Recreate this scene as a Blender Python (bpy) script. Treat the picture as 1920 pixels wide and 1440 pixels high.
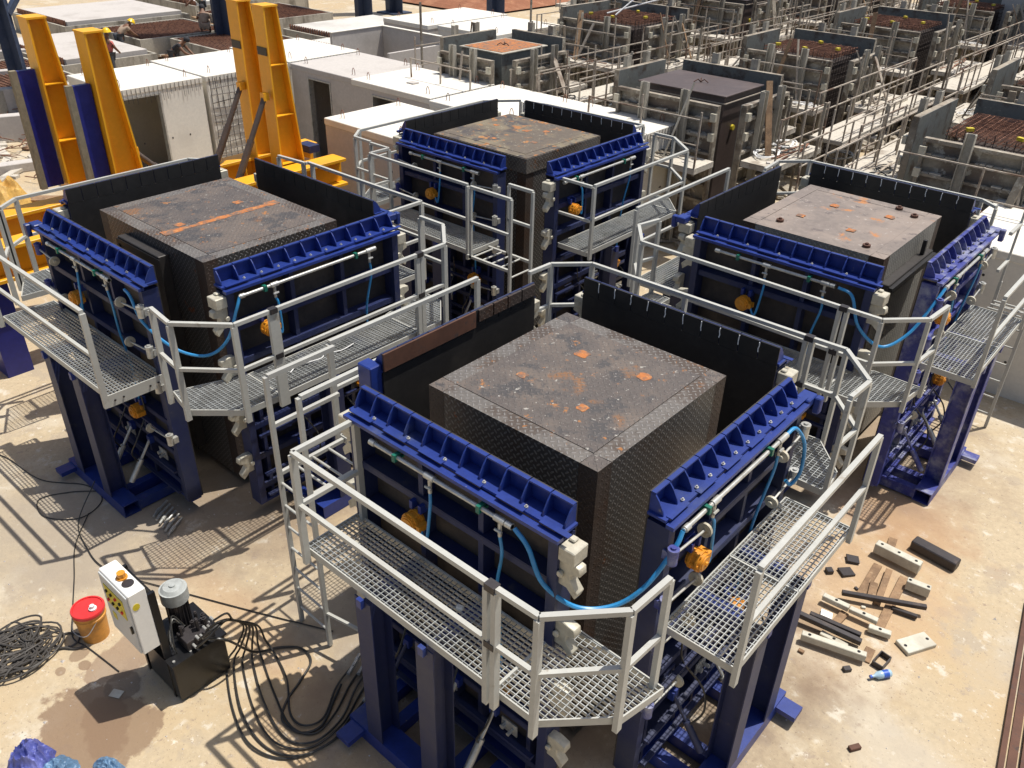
import bpy, bmesh, math, random
from mathutils import Vector, Matrix, Euler
R = math.radians
random.seed(7)
S = bpy.context.scene
for o in list(bpy.data.objects): bpy.data.objects.remove(o)
COL = S.collection

# ------------------------------------------------------------------ camera
cd = bpy.data.cameras.new('camera'); cam = bpy.data.objects.new('camera', cd); COL.objects.link(cam)
cam.location = (4.760, -4.4046, 7.2217)
cam.rotation_euler = (R(58.5188), R(-1.2393), R(41.4003))
cd.sensor_width = 36; cd.lens = 36*1587.157/1920; cd.clip_start = .05; cd.clip_end = 600
S.camera = cam
# ------------------------------------------------------------------ world and sun
SUN = Vector((.17, .32, 1)).normalized()
elev = math.asin(SUN.z); azim = math.atan2(SUN.x, SUN.y)
w = bpy.data.worlds.new('World'); S.world = w; w.use_nodes = True
nt = w.node_tree; bg = nt.nodes['Background']
sk = nt.nodes.new('ShaderNodeTexSky'); sk.sky_type = 'NISHITA'; sk.sun_disc = False
sk.sun_elevation = elev; sk.sun_rotation = azim; sk.dust_density = 3.0
nt.links.new(sk.outputs[0], bg.inputs[0]); bg.inputs[1].default_value = .10
sd = bpy.data.lights.new('sun', 'SUN'); sd.energy = 4.6; sd.angle = R(.5); sd.color = (1, .95, .87)
so = bpy.data.objects.new('sun', sd); COL.objects.link(so); so.location = SUN*40
so.rotation_euler = (-SUN).to_track_quat('-Z', 'Y').to_euler()
S.view_settings.view_transform = 'Standard'; S.view_settings.look = 'None'
S.view_settings.exposure = .20; S.view_settings.gamma = 1
S.render.resolution_x = 1024; S.render.resolution_y = 768

# ------------------------------------------------------------------ materials
def _n(t, kind, **kw):
    n = t.nodes.new(kind)
    for k, v in kw.items(): setattr(n, k, v)
    return n
def mth(t, op, a, b=None, c=None):
    n = _n(t, 'ShaderNodeMath', operation=op)
    for i, v in enumerate((a, b, c)):
        if v is None: continue
        if isinstance(v, (int, float)): n.inputs[i].default_value = v
        else: t.links.new(v, n.inputs[i])
    return n.outputs[0]
def noise(t, vec, scale, detail=6, rough=.6, stretch=None):
    if stretch:
        m = _n(t, 'ShaderNodeMapping'); t.links.new(vec, m.inputs[0]); m.inputs['Scale'].default_value = stretch; vec = m.outputs[0]
    n = _n(t, 'ShaderNodeTexNoise'); n.inputs['Scale'].default_value = scale
    n.inputs['Detail'].default_value = detail; n.inputs['Roughness'].default_value = rough
    t.links.new(vec, n.inputs['Vector']); return n.outputs['Fac']
def ramp(t, fac, lo, hi):
    m = _n(t, 'ShaderNodeMapRange', clamp=True); m.interpolation_type = 'SMOOTHSTEP'
    t.links.new(fac, m.inputs[0]); m.inputs[1].default_value = lo; m.inputs[2].default_value = hi
    return m.outputs[0]
def mixc(t, fac, a, b):
    m = _n(t, 'ShaderNodeMix', data_type='RGBA')
    if isinstance(fac, (int, float)): m.inputs[0].default_value = fac
    else: t.links.new(fac, m.inputs[0])
    for i, v in ((6, a), (7, b)):
        if isinstance(v, tuple): m.inputs[i].default_value = v+(1,)
        else: t.links.new(v, m.inputs[i])
    return m.outputs[2]
def mat(name, base, rough=.5, metal=0, layers=(), bump=None, checker=None, spots=(), rvar=.15, var=.12):
    """layers: (noise scale, colour, lo, hi[, stretch]); checker: raised tear pattern pitch and worn colour"""
    m = bpy.data.materials.new(name); m.use_nodes = True; t = m.node_tree
    b = t.nodes['Principled BSDF']; geo = _n(t, 'ShaderNodeNewGeometry'); pos = geo.outputs['Position']
    col = base; b.inputs['Metallic'].default_value = metal
    fine = noise(t, pos, 14, 8, .7)
    dark = tuple(c*(1-var) for c in base); lite = tuple(min(1, c*(1+var)) for c in base)
    col = mixc(t, ramp(t, fine, .35, .68), dark, lite)
    for L in layers:
        f = ramp(t, noise(t, pos, L[0], 8, .65, L[4] if len(L) > 4 else None), L[2], L[3])
        col = mixc(t, f, col, L[1])
    for (x, y, rx, ry, c, k) in spots:
        sx = _n(t, 'ShaderNodeSeparateXYZ'); t.links.new(pos, sx.inputs[0])
        dx = mth(t, 'DIVIDE', mth(t, 'SUBTRACT', sx.outputs[0], x), rx); dy = mth(t, 'DIVIDE', mth(t, 'SUBTRACT', sx.outputs[1], y), ry)
        d = mth(t, 'SQRT', mth(t, 'ADD', mth(t, 'MULTIPLY', dx, dx), mth(t, 'MULTIPLY', dy, dy)))
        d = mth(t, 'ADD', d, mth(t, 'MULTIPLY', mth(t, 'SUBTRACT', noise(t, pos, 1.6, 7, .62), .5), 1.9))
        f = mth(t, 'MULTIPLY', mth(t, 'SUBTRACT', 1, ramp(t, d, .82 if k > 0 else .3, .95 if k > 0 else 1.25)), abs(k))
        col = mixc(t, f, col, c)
    hgt = None
    if checker:
        pitch, worn = checker
        uv = _n(t, 'ShaderNodeUVMap'); mp = _n(t, 'ShaderNodeMapping'); t.links.new(uv.outputs[0], mp.inputs[0])
        mp.inputs['Rotation'].default_value = (0, 0, R(45)); mp.inputs['Scale'].default_value = (1/pitch,)*3
        sx = _n(t, 'ShaderNodeSeparateXYZ'); t.links.new(mp.outputs[0], sx.inputs[0])
        fu, fv = mth(t, 'FLOOR', sx.outputs[0]), mth(t, 'FLOOR', sx.outputs[1])
        x = mth(t, 'SUBTRACT', mth(t, 'FRACT', sx.outputs[0]), .5); y = mth(t, 'SUBTRACT', mth(t, 'FRACT', sx.outputs[1]), .5)
        par = mth(t, 'ABSOLUTE', mth(t, 'MODULO', mth(t, 'ADD', fu, fv), 2))
        def el(a, b_):
            p = mth(t, 'POWER', mth(t, 'DIVIDE', mth(t, 'ABSOLUTE', a), .46), 2); q = mth(t, 'POWER', mth(t, 'DIVIDE', mth(t, 'ABSOLUTE', b_), .17), 2)
            return mth(t, 'SUBTRACT', 1, mth(t, 'ADD', p, q))
        e1, e2 = el(x, y), el(y, x)
        e = mth(t, 'ADD', mth(t, 'MULTIPLY', e1, par), mth(t, 'MULTIPLY', e2, mth(t, 'SUBTRACT', 1, par)))
        hgt = ramp(t, e, -.1, .5)
        col = mixc(t, mth(t, 'MULTIPLY', hgt, .75), col, worn)
    if isinstance(col, tuple): b.inputs['Base Color'].default_value = col+(1,)
    else: t.links.new(col, b.inputs['Base Color'])
    rr = mth(t, 'ADD', rough-rvar/2, mth(t, 'MULTIPLY', noise(t, pos, 5, 5), rvar)); t.links.new(rr, b.inputs['Roughness'])
    bn = _n(t, 'ShaderNodeBump')
    if hgt is not None:
        bn.inputs['Distance'].default_value = .006; bn.inputs['Strength'].default_value = .9; t.links.new(hgt, bn.inputs['Height']); t.links.new(bn.outputs[0], b.inputs['Normal'])
    elif bump:
        bn.inputs['Distance'].default_value = bump[1]; bn.inputs['Strength'].default_value = .8
        t.links.new(noise(t, pos, bump[0], 8, .65), bn.inputs['Height']); t.links.new(bn.outputs[0], b.inputs['Normal'])
    return m
RUST = (.30, .085, .02); DUST = (.42, .36, .29)
M = {}
M['blueshade'] = mat('shade darkened grimy blue', (.009, .017, .075), .55, 0, [(1.3, (.03, .036, .075), .42, .7), (4, (.10, .09, .085), .60, .8), (9, (.13, .07, .04), .70, .8)], (30, .001), var=.08)  # darker copy of the blue with shade painted in, over real grime
M['blue'] = mat('blue paint', (.013, .033, .195), .42, 0, [(1.1, (.018, .036, .15), .45, .7), (2.2, (.10, .12, .19), .60, .82), (9, (.22, .2, .18), .66, .78), (16, (.3, .28, .25), .70, .77), (1.3, RUST, .74, .79)], (30, .001))
M['skin_outer'] = mat('dusty back of form face', (.045, .038, .036), .7, .1, [(1.3, (.10, .08, .065), .45, .7), (5, (.16, .13, .1), .64, .8)], (20, .002))
M['blue2'] = mat('dusty blue paint', (.03, .04, .22), .5, 0, [(3, (.33, .34, .4), .45, .72), (9, (.3, .2, .14), .68, .8)], (30, .001))
M['black'] = mat('black face plate', (.026, .025, .025), .42, .15, [(1.2, (.055, .05, .046), .5, .75), (6, (.07, .05, .035), .68, .82, (1, 1, .25))], (40, .0006), rvar=.25)
M['dark'] = mat('dark mill plate', (.042, .038, .036), .5, .2, [(1.5, (.075, .045, .03), .55, .75), (5, (.05, .05, .055), .6, .8)], (30, .001))
M['rail'] = mat('grey rail paint', (.42, .42, .385), .5, 0, [(1.2, (.37, .365, .335), .45, .7), (5, (.30, .27, .22), .62, .74), (11, (.27, .14, .06), .72, .78)], None, var=.05)
M['galv'] = mat('galvanised grating', (.46, .48, .475), .42, .4, [(4, (.3, .31, .3), .45, .7)], None)
M['pipe'] = mat('galvanised pipe', (.5, .5, .47), .4, .5, [(6, (.36, .35, .32), .5, .7)], None)
M['clamp'] = mat('zinc clamp casting', (.50, .47, .38), .5, .2, [(5, (.26, .2, .12), .56, .74), (8, RUST, .7, .8)], (40, .002))
M['chk'] = mat('checker plate', (.105, .10, .096), .36, .45, [(1.1, (.10, .075, .06), .5, .66), (7, RUST, .64, .70)], None, (.052, (.30, .29, .28)))
M['chkr'] = mat('brown checker plate', (.075, .058, .05), .5, .25, [(2.5, (.08, .045, .03), .45, .7)], None, (.052, (.08, .06, .05)))
M['chkw'] = mat('worn checker plate', (.19, .17, .148), .40, .4, [(1.3, (.115, .088, .068), .46, .56), (3, (.24, .12, .055), .59, .66), (9, (.4, .17, .05), .62, .66)], None, (.052, (.29, .27, .25)))
M['lid'] = mat('oxidised steel lid', (.105, .088, .078), .5, .15, [(1.1, (.15, .12, .098), .45, .60), (3.2, (.07, .064, .062), .52, .60), (1.9, (.21, .11, .055), .60, .67), (7, (.34, .15, .05), .625, .665), (15, (.36, .34, .30), .63, .67), (40, (.5, .47, .43), .645, .68)], (60, .0008), (.052, (.13, .115, .103)))
M['lidr'] = mat('tan steel lid', (.20, .165, .142), .55, .12, [(1.0, (.26, .21, .175), .45, .60), (1.6, (.42, .18, .06), .585, .64), (5, (.13, .105, .095), .57, .64), (14, (.38, .34, .30), .62, .67)], (60, .0008))
M['rust'] = mat('orange rust', (.38, .13, .035), .85, 0, [(9, (.15, .10, .075), .42, .6), (20, (.5, .22, .07), .5, .7)], (60, .001))
M['brown'] = mat('brown rusted plate', (.085, .035, .02), .75, 0, [(2, (.12, .05, .027), .45, .7), (8, (.05, .03, .025), .55, .7)], (30, .001))
M['hose'] = mat('blue air hose', (.03, .24, .52), .35, 0, [(6, (.05, .2, .36), .55, .75)])
M['rubber'] = mat('black hydraulic hose', (.028, .027, .025), .38, 0, [(10, (.09, .08, .07), .6, .8)])
M['orange'] = mat('orange vibrator paint', (.62, .255, .02), .45, 0, [(9, (.3, .1, .02), .6, .75)], (40, .001))
M['green'] = mat('green clamp plastic', (.01, .13, .09), .4)
M['yellow'] = mat('yellow frame paint', (.80, .385, .014), .42, 0, [(.8, (.70, .32, .012), .45, .7), (7, (.4, .26, .1), .74, .82)], None, var=.04)
M['steelblue'] = mat('slate blue steel', (.035, .05, .09), .5, 0, [(2, (.07, .085, .12), .5, .75)])
M['navy'] = mat('navy form sheet', (.012, .016, .16), .4, 0, [(2, (.02, .025, .2), .5, .7)])
M['ply'] = mat('plywood edge', (.22, .19, .13), .8, 0, [(8, (.12, .1, .07), .5, .7, (1, 1, .2))])
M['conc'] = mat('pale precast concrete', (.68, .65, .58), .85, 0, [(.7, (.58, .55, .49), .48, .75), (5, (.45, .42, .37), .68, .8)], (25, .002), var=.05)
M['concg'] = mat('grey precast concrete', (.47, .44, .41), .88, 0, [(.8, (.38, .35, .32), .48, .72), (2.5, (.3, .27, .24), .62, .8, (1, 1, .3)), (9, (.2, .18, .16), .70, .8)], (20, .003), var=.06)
M['crust'] = mat('splashed concrete crust', (.50, .46, .39), .95, 0, [(1.6, (.30, .26, .21), .52, .66), (5, (.12, .095, .075), .6, .72)], (12, .02))
M['old'] = mat('old formwork steel', (.29, .25, .195), .75, .1, [(1.5, (.10, .075, .055), .45, .65), (5, (.42, .39, .32), .54, .66), (3.2, (.25, .12, .05), .68, .78)], (18, .006))
M['oldg'] = mat('grey green form face', (.17, .175, .16), .55, .2, [(1.3, (.16, .17, .165), .45, .7), (2.5, (.075, .05, .035), .5, .7), (7, (.36, .33, .27), .64, .72)], (14, .004))
M['oldpost'] = mat('weathered steel post', (.42, .39, .325), .7, .1, [(2.2, (.17, .15, .12), .45, .7, (1, 1, .3)), (4, (.32, .15, .06), .7, .8)], (18, .003))
M['thin'] = mat('rusty thin rail', (.40, .345, .28), .7, .1, [(1.1, (.17, .11, .075), .50, .62), (4, (.5, .47, .4), .58, .72)])
M['wire'] = mat('dark wire', (.10, .085, .075), .7)
M['rebar'] = mat('rusty rebar', (.24, .11, .065), .85, 0, [(6, (.10, .04, .025), .45, .6), (9, (.25, .11, .055), .6, .75)])
M['rebard'] = mat('dark rebar', (.05, .035, .03), .85, 0)
M['wood'] = mat('weathered timber', (.27, .17, .095), .85, 0, [(3, (.17, .105, .06), .45, .65), (20, (.36, .25, .15), .55, .7)], (40, .003))
M['mill'] = mat('dark steel bar', (.045, .04, .042), .5, .4, [(5, (.10, .075, .065), .55, .75)], (30, .001))
M['browncore'] = mat('purple brown steel', (.085, .062, .056), .5, .15, [(1.2, (.12, .09, .08), .45, .7)])
M['lidt'] = mat('rusty olive lid', (.12, .095, .070), .6, .08, [(1.2, (.19, .155, .10), .46, .60), (2.6, (.07, .06, .055), .52, .60), (1.7, (.33, .145, .045), .565, .62), (6, (.38, .17, .05), .60, .64), (18, (.38, .36, .28), .62, .67)], (60, .0008))
M['slabg'] = mat('mid grey slab', (.55, .53, .49), .88, 0, [(.5, (.42, .40, .37), .45, .7), (3, (.33, .31, .28), .62, .78)], (25, .002), var=.08)
M['bedf'] = mat('stained bed sheet', (.16, .125, .10), .8, 0, [(.5, (.26, .13, .07), .45, .7), (1.5, (.30, .27, .22), .55, .7)])
M['oldf'] = mat('cement washed form back', (.30, .27, .22), .85, 0, [(1.4, (.16, .13, .105), .46, .60), (4, (.44, .41, .35), .55, .62), (3, (.22, .11, .055), .63, .70)], (14, .008))
M['ram'] = mat('brown grey ram tube', (.11, .085, .07), .45, .3)
M['chkl'] = mat('light checker plate', (.27, .26, .235), .5, .1, [(1.5, (.19, .18, .16), .5, .75)], None, (.052, (.42, .41, .37)))
M['zinc'] = mat('pale painted steel block', (.50, .48, .40), .55, .1, [(3.5, (.38, .35, .28), .5, .7), (4, (.5, .2, .05), .7, .76)], (30, .002))
M['cabinet'] = mat('white cabinet paint', (.76, .75, .71), .45, 0, [(2, (.7, .68, .62), .5, .8)], var=.03)
M['panelgrey'] = mat('grey cabinet door', (.5, .51, .50), .45, var=.03)
M['coil'] = mat('dusty cable', (.05, .045, .04), .6, 0, [(5, (.09, .08, .07), .5, .7)])
M['blackp'] = mat('black gloss paint', (.010, .010, .011), .3, 0, [(4, (.03, .028, .026), .6, .8)])
M['motor'] = mat('grey motor cowl', (.36, .38, .37), .5, 0, [(6, (.26, .27, .26), .5, .7)])
M['red'] = mat('red lid plastic', (.62, .035, .035), .35)
M['amber'] = mat('dirty yellow pail', (.60, .27, .04), .45, 0, [(3, (.42, .2, .06), .5, .7)])
M['label'] = mat('yellow warning label', (.62, .50, .03), .5, 0, [(12, (.5, .45, .2), .6, .7)])
M['tarpb'] = mat('blue violet tarpaulin', (.07, .085, .30), .4, 0, [(3, (.2, .22, .55), .5, .7)], (9, .02))
M['tarpt'] = mat('teal blue tarpaulin', (.09, .17, .28), .4, 0, [(3, (.16, .3, .48), .5, .7)], (9, .02))
M['tarpy'] = mat('yellow sheet', (.55, .34, .09), .6, 0, [(3, (.4, .24, .07), .5, .7)], (6, .03))
M['bottle'] = mat('clear blue plastic', (.35, .5, .6), .15)
M['blab'] = mat('blue bottle label', (.03, .10, .45), .4)
M['white'] = mat('white sheet', (.75, .75, .74), .7)
M['skin'] = mat('brown skin', (.16, .075, .04), .6)
M['shirtr'] = mat('faded red shirt', (.50, .14, .12), .9)
M['shirtb'] = mat('tan shirt', (.34, .25, .18), .9)
M['shirtg'] = mat('grey green shirt', (.22, .23, .17), .9)
M['shirtk'] = mat('dark shirt', (.03, .03, .035), .9)
M['trous'] = mat('dark trousers', (.06, .065, .075), .9)
M['hat'] = mat('yellow helmet', (.80, .50, .01), .3)
M['soil'] = mat('red soil', (.25, .10, .05), .95, 0, [(1, (.36, .17, .09), .45, .7)], (4, .08))
WET = (.20, .13, .08); ORG = (.42, .255, .135); GREY = (.30, .255, .20)
M['ground'] = mat('dusty concrete yard', (.43, .35, .235), .9, 0,
    [(.22, (.43, .33, .20), .45, .62), (.6, (.49, .425, .32), .50, .62), (1.3, (.37, .305, .22), .55, .63), (.35, (.32, .28, .23), .60, .72), (3.2, (.53, .48, .39), .58, .68), (4.5, (.33, .265, .195), .60, .69),
     (9, (.58, .52, .42), .61, .68), (13, (.29, .225, .16), .60, .68), (34, (.22, .17, .12), .61, .66), (55, (.64, .58, .49), .63, .68)], (22, .006), var=.08,
    spots=[(-1.72, -3.12, .62, .50, WET, .85), (-1.45, -2.85, .45, .40, WET, .8), (-2.25, -2.45, .26, .42, (.24, .165, .11), .75), (-2.45, -2.75, .09, .07, WET, .8), (-2.55, -2.95, .07, .06, WET, .7), (-1.9, -2.6, .22, .18, (.16, .12, .085), .7), (-2.62, -2.72, .10, .12, WET, .7), (3.2, 3.9, 1.0, 1.6, ORG, -.5), (2.9, 5.6, 1.2, .9, (.36, .20, .10), -.6),
           (.2, -1.6, 1.2, .7, ORG, -.3), (-3.6, .2, 1.9, 2.2, (.19, .14, .10), -.75), (1.3, .9, 2.8, 2.8, (.15, .105, .075), -.85), (2.0, 6.8, 1.9, 1.9, (.2, .14, .1), -.6), (-1.0, -.4, .9, .9, GREY, -.6), (-4.6, -1.9, 1.8, 1.3, GREY, -.75), (-1.7, -1.3, 1.6, .35, ORG, -.35), (4.35, 1.9, .7, .5, (.46, .41, .33), -.6), (5.2, 4.0, .9, .7, (.38, .35, .3), -.5)])  # large dark brown spots under the moulds hold painted shade plus damp and stain

# ------------------------------------------------------------------ mesh helpers
class G:
    def __init__(s): s.v = []; s.f = []; s.smooth = False
    def add(s, vs, fs):
        n = len(s.v); s.v += [tuple(x) for x in vs]; s.f += [tuple(i+n for i in f) for f in fs]; return s
    def box(s, a, b):
        (x0, y0, z0), (x1, y1, z1) = a, b
        return s.add([(x0, y0, z0), (x1, y0, z0), (x1, y1, z0), (x0, y1, z0), (x0, y0, z1), (x1, y0, z1), (x1, y1, z1), (x0, y1, z1)],
                     [(0, 3, 2, 1), (4, 5, 6, 7), (0, 1, 5, 4), (1, 2, 6, 5), (2, 3, 7, 6), (3, 0, 4, 7)])
    def bar(s, p, q, w, h=None, up=(0, 0, 1)):
        p, q = Vector(p), Vector(q); h = h or w; d = (q-p)
        if d.length < 1e-6: return s
        d.normalize(); u = Vector(up)
        if abs(d.dot(u)) > .98: u = Vector((1, 0, 0))
        x = d.cross(u).normalized(); y = x.cross(d).normalized()
        vs = []
        for c in (p, q):
            for a, b in ((-1, -1), (1, -1), (1, 1), (-1, 1)): vs.append(c+x*a*w/2+y*b*h/2)
        return s.add(vs, [(0, 3, 2, 1), (4, 5, 6, 7), (0, 1, 5, 4), (1, 2, 6, 5), (2, 3, 7, 6), (3, 0, 4, 7)])
    def obox(s, c, dim, rz=0, tilt=0):
        m = Matrix.Translation(c) @ Matrix.Rotation(rz, 4, 'Z') @ Matrix.Rotation(tilt, 4, 'Y'); a, b, h = [x/2 for x in dim]
        vs = [m @ Vector(p) for p in ((-a, -b, -h), (a, -b, -h), (a, b, -h), (-a, b, -h), (-a, -b, h), (a, -b, h), (a, b, h), (-a, b, h))]
        return s.add(vs, [(0, 3, 2, 1), (4, 5, 6, 7), (0, 1, 5, 4), (1, 2, 6, 5), (2, 3, 7, 6), (3, 0, 4, 7)])
    def tube(s, pts, r, n=8, rs=None):
        s.smooth = True; pts = [Vector(p) for p in pts]; rings = []; k = len(pts); base = len(s.v); pu = None
        for i, p in enumerate(pts):
            d = (pts[min(i+1, k-1)]-pts[max(i-1, 0)]).normalized()
            if pu is None: pu = Vector((0, 0, 1)) if abs(d.z) < .9 else Vector((1, 0, 0))
            x = d.cross(pu).normalized(); y = x.cross(d).normalized(); pu = y; rr = rs[i] if rs else r
            for j in range(n): a = 2*math.pi*j/n; s.v.append(tuple(p+x*math.cos(a)*rr+y*math.sin(a)*rr))
        for i in range(k-1):
            for j in range(n):
                a = base+i*n+j; b = base+i*n+(j+1) % n; s.f.append((a, b, b+n, a+n))
        s.f.append(tuple(base+j for j in range(n))[::-1]); s.f.append(tuple(base+(k-1)*n+j for j in range(n)))
        return s
    def cyl(s, p, q, r, n=12, r2=None): return s.tube([p, q], r, n, [r, r2 if r2 is not None else r])
    def lathe(s, c, prof, n=24):
        base = len(s.v); s.smooth = True
        for r, z in prof:
            for j in range(n): a = 2*math.pi*j/n; s.v.append((c[0]+r*math.cos(a), c[1]+r*math.sin(a), c[2]+z))
        k = len(prof)
        for i in range(k-1):
            for j in range(n): a = base+i*n+j; b = base+i*n+(j+1) % n; s.f.append((a, b, b+n, a+n))
        s.f.append(tuple(base+j for j in range(n))[::-1]); s.f.append(tuple(base+(k-1)*n+j for j in range(n))); return s
    def prism(s, poly, ax, a, b, P=None):
        """extrude a 2-D polygon; ax: axis index of the extrusion"""
        n = len(poly); vs = []
        for t in (a, b):
            for (x, y) in poly:
                c = [x, y]; c.insert(ax, t); vs.append(P(*c) if P else tuple(c))
        return s.add(vs, [tuple(range(n))[::-1], tuple(range(n, 2*n))]+[(i, (i+1) % n, (i+1) % n+n, i+n) for i in range(n)])
    def build(s, name, m, parent=None, label=None, bevel=0):
        me = bpy.data.meshes.new(name); me.from_pydata(s.v, [], s.f)
        bm = bmesh.new(); bm.from_mesh(me); bmesh.ops.recalc_face_normals(bm, faces=bm.faces)
        if bevel: bmesh.ops.bevel(bm, geom=[e for e in bm.edges if e.calc_face_angle(0) > .5], offset=bevel, segments=1, affect='EDGES')
        uvl = bm.loops.layers.uv.new('UVMap')
        for f in bm.faces:
            nx, ny, nz = (abs(c) for c in f.normal)
            for l in f.loops:
                x, y, z = l.vert.co
                l[uvl].uv = (x, y) if nz >= nx and nz >= ny else ((y, z) if nx >= ny else (x, z))
        bm.to_mesh(me); bm.free()
        if s.smooth:
            for p in me.polygons: p.use_smooth = True
            me.set_sharp_from_angle(angle=R(40))
        me.materials.append(M[m]); o = bpy.data.objects.new(name, me); COL.objects.link(o)
        if parent is not None:
            o.parent = parent
            root = parent
            while root.parent: root = root.parent
            o.matrix_parent_inverse = Matrix.Translation(-root.location) if parent is root else Matrix.Identity(4)
            if label: o['label'] = label
        return o
def tag(o, label, cat, group=None, kind=None):
    o['label'] = label; o['category'] = cat
    if group: o['group'] = group
    if kind: o['kind'] = kind
    return o
def struct(name, g, m):
    o = g.build(name, m); o['kind'] = 'structure'; return o
def thing(name, loc, label, cat, group=None):
    o = bpy.data.objects.new(name, None); COL.objects.link(o); o.location = loc; o.empty_display_size = .1
    return tag(o, label, cat, group)
def copy_tree(o, parent=None):
    c = o.copy(); COL.objects.link(c)
    if parent: c.parent = parent; c.matrix_parent_inverse = o.matrix_parent_inverse.copy()
    for ch in list(o.children): copy_tree(ch, c)
    return c
def spline(pts, n=6):
    P = [Vector(p) for p in pts]; P = [P[0]*2-P[1]]+P+[P[-1]*2-P[-2]]; out = []
    for i in range(1, len(P)-2):
        for k in range(n):
            t = k/n; a, b, c, d = P[i-1:i+3]
            out.append(.5*((2*b)+(c-a)*t+(2*a-5*b+4*c-d)*t*t+(3*b-a-3*c+d)*t**3))
    out.append(P[-2]); return out
def clipx(poly, y):
    xs = []
    n = len(poly)
    for i in range(n):
        (x0, y0), (x1, y1) = poly[i], poly[(i+1) % n]
        if (y0-y)*(y1-y) < 0: xs.append(x0+(x1-x0)*(y-y0)/(y1-y0))
    return (min(xs), max(xs)) if len(xs) >= 2 else None
ZP = 2.09; ZR = 3.165; ZM = 2.625
def grating(g, poly, z=ZP, along='x', px=.043, py=.055):
    xs = [p[0] for p in poly]; ys = [p[1] for p in poly]; sw = [(b, a) for a, b in poly]
    dy, dx = (px, py) if along == 'x' else (py, px)
    y = min(ys)+dy*.6
    while y < max(ys):
        c = clipx(poly, y)
        if c: 
            if along == 'x': g.box((c[0], y-.0028, z-.03), (c[1], y+.0028, z))
            else: g.box((c[0], y-.003, z-.012), (c[1], y+.003, z-.003))
        y += dy
    x = min(xs)+dx*.6
    while x < max(xs):
        c = clipx(sw, x)
        if c:
            if along == 'x': g.box((x-.003, c[0], z-.012), (x+.003, c[1], z-.003))
            else: g.box((x-.0028, c[0], z-.03), (x+.0028, c[1], z))
        x += dx
def edge_frame(g, poly, z=ZP):
    n = len(poly)
    for i in range(n):
        g.bar(poly[i]+(z-.03,), poly[(i+1) % n]+(z-.03,), .012, .075)
def railing(parent, pl, posts=None, mid=True, zt=ZR, zm=ZM, zb=1.98, wd=.043, m='rail'):
    """top and middle rails along a polyline with posts; returns the railing object"""
    g = G()
    for a, b in zip(pl[:-1], pl[1:]): g.bar(a+(zt,), b+(zt,), wd, wd*.95)
    o = g.build('railing', m, parent)
    if mid:
        g = G()
        for a, b in zip(pl[:-1], pl[1:]): g.bar(a+(zm,), b+(zm,), wd*.9, wd*.9)
        g.build('middle_rail', m, o)
    for p in (posts if posts is not None else pl):
        g = G(); g.box((p[0]-wd*.5, p[1]-wd*.7, zb), (p[0]+wd*.5, p[1]+wd*.7, zt-wd*.48)); g.build('post', m, o)
    return o

# ------------------------------------------------------------------ ground
g = G(); g.add([(-160, -60, 0), (120, -60, 0), (120, 200, 0), (-160, 200, 0)], [(0, 1, 2, 3)]); struct('ground', g, 'ground')

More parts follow.
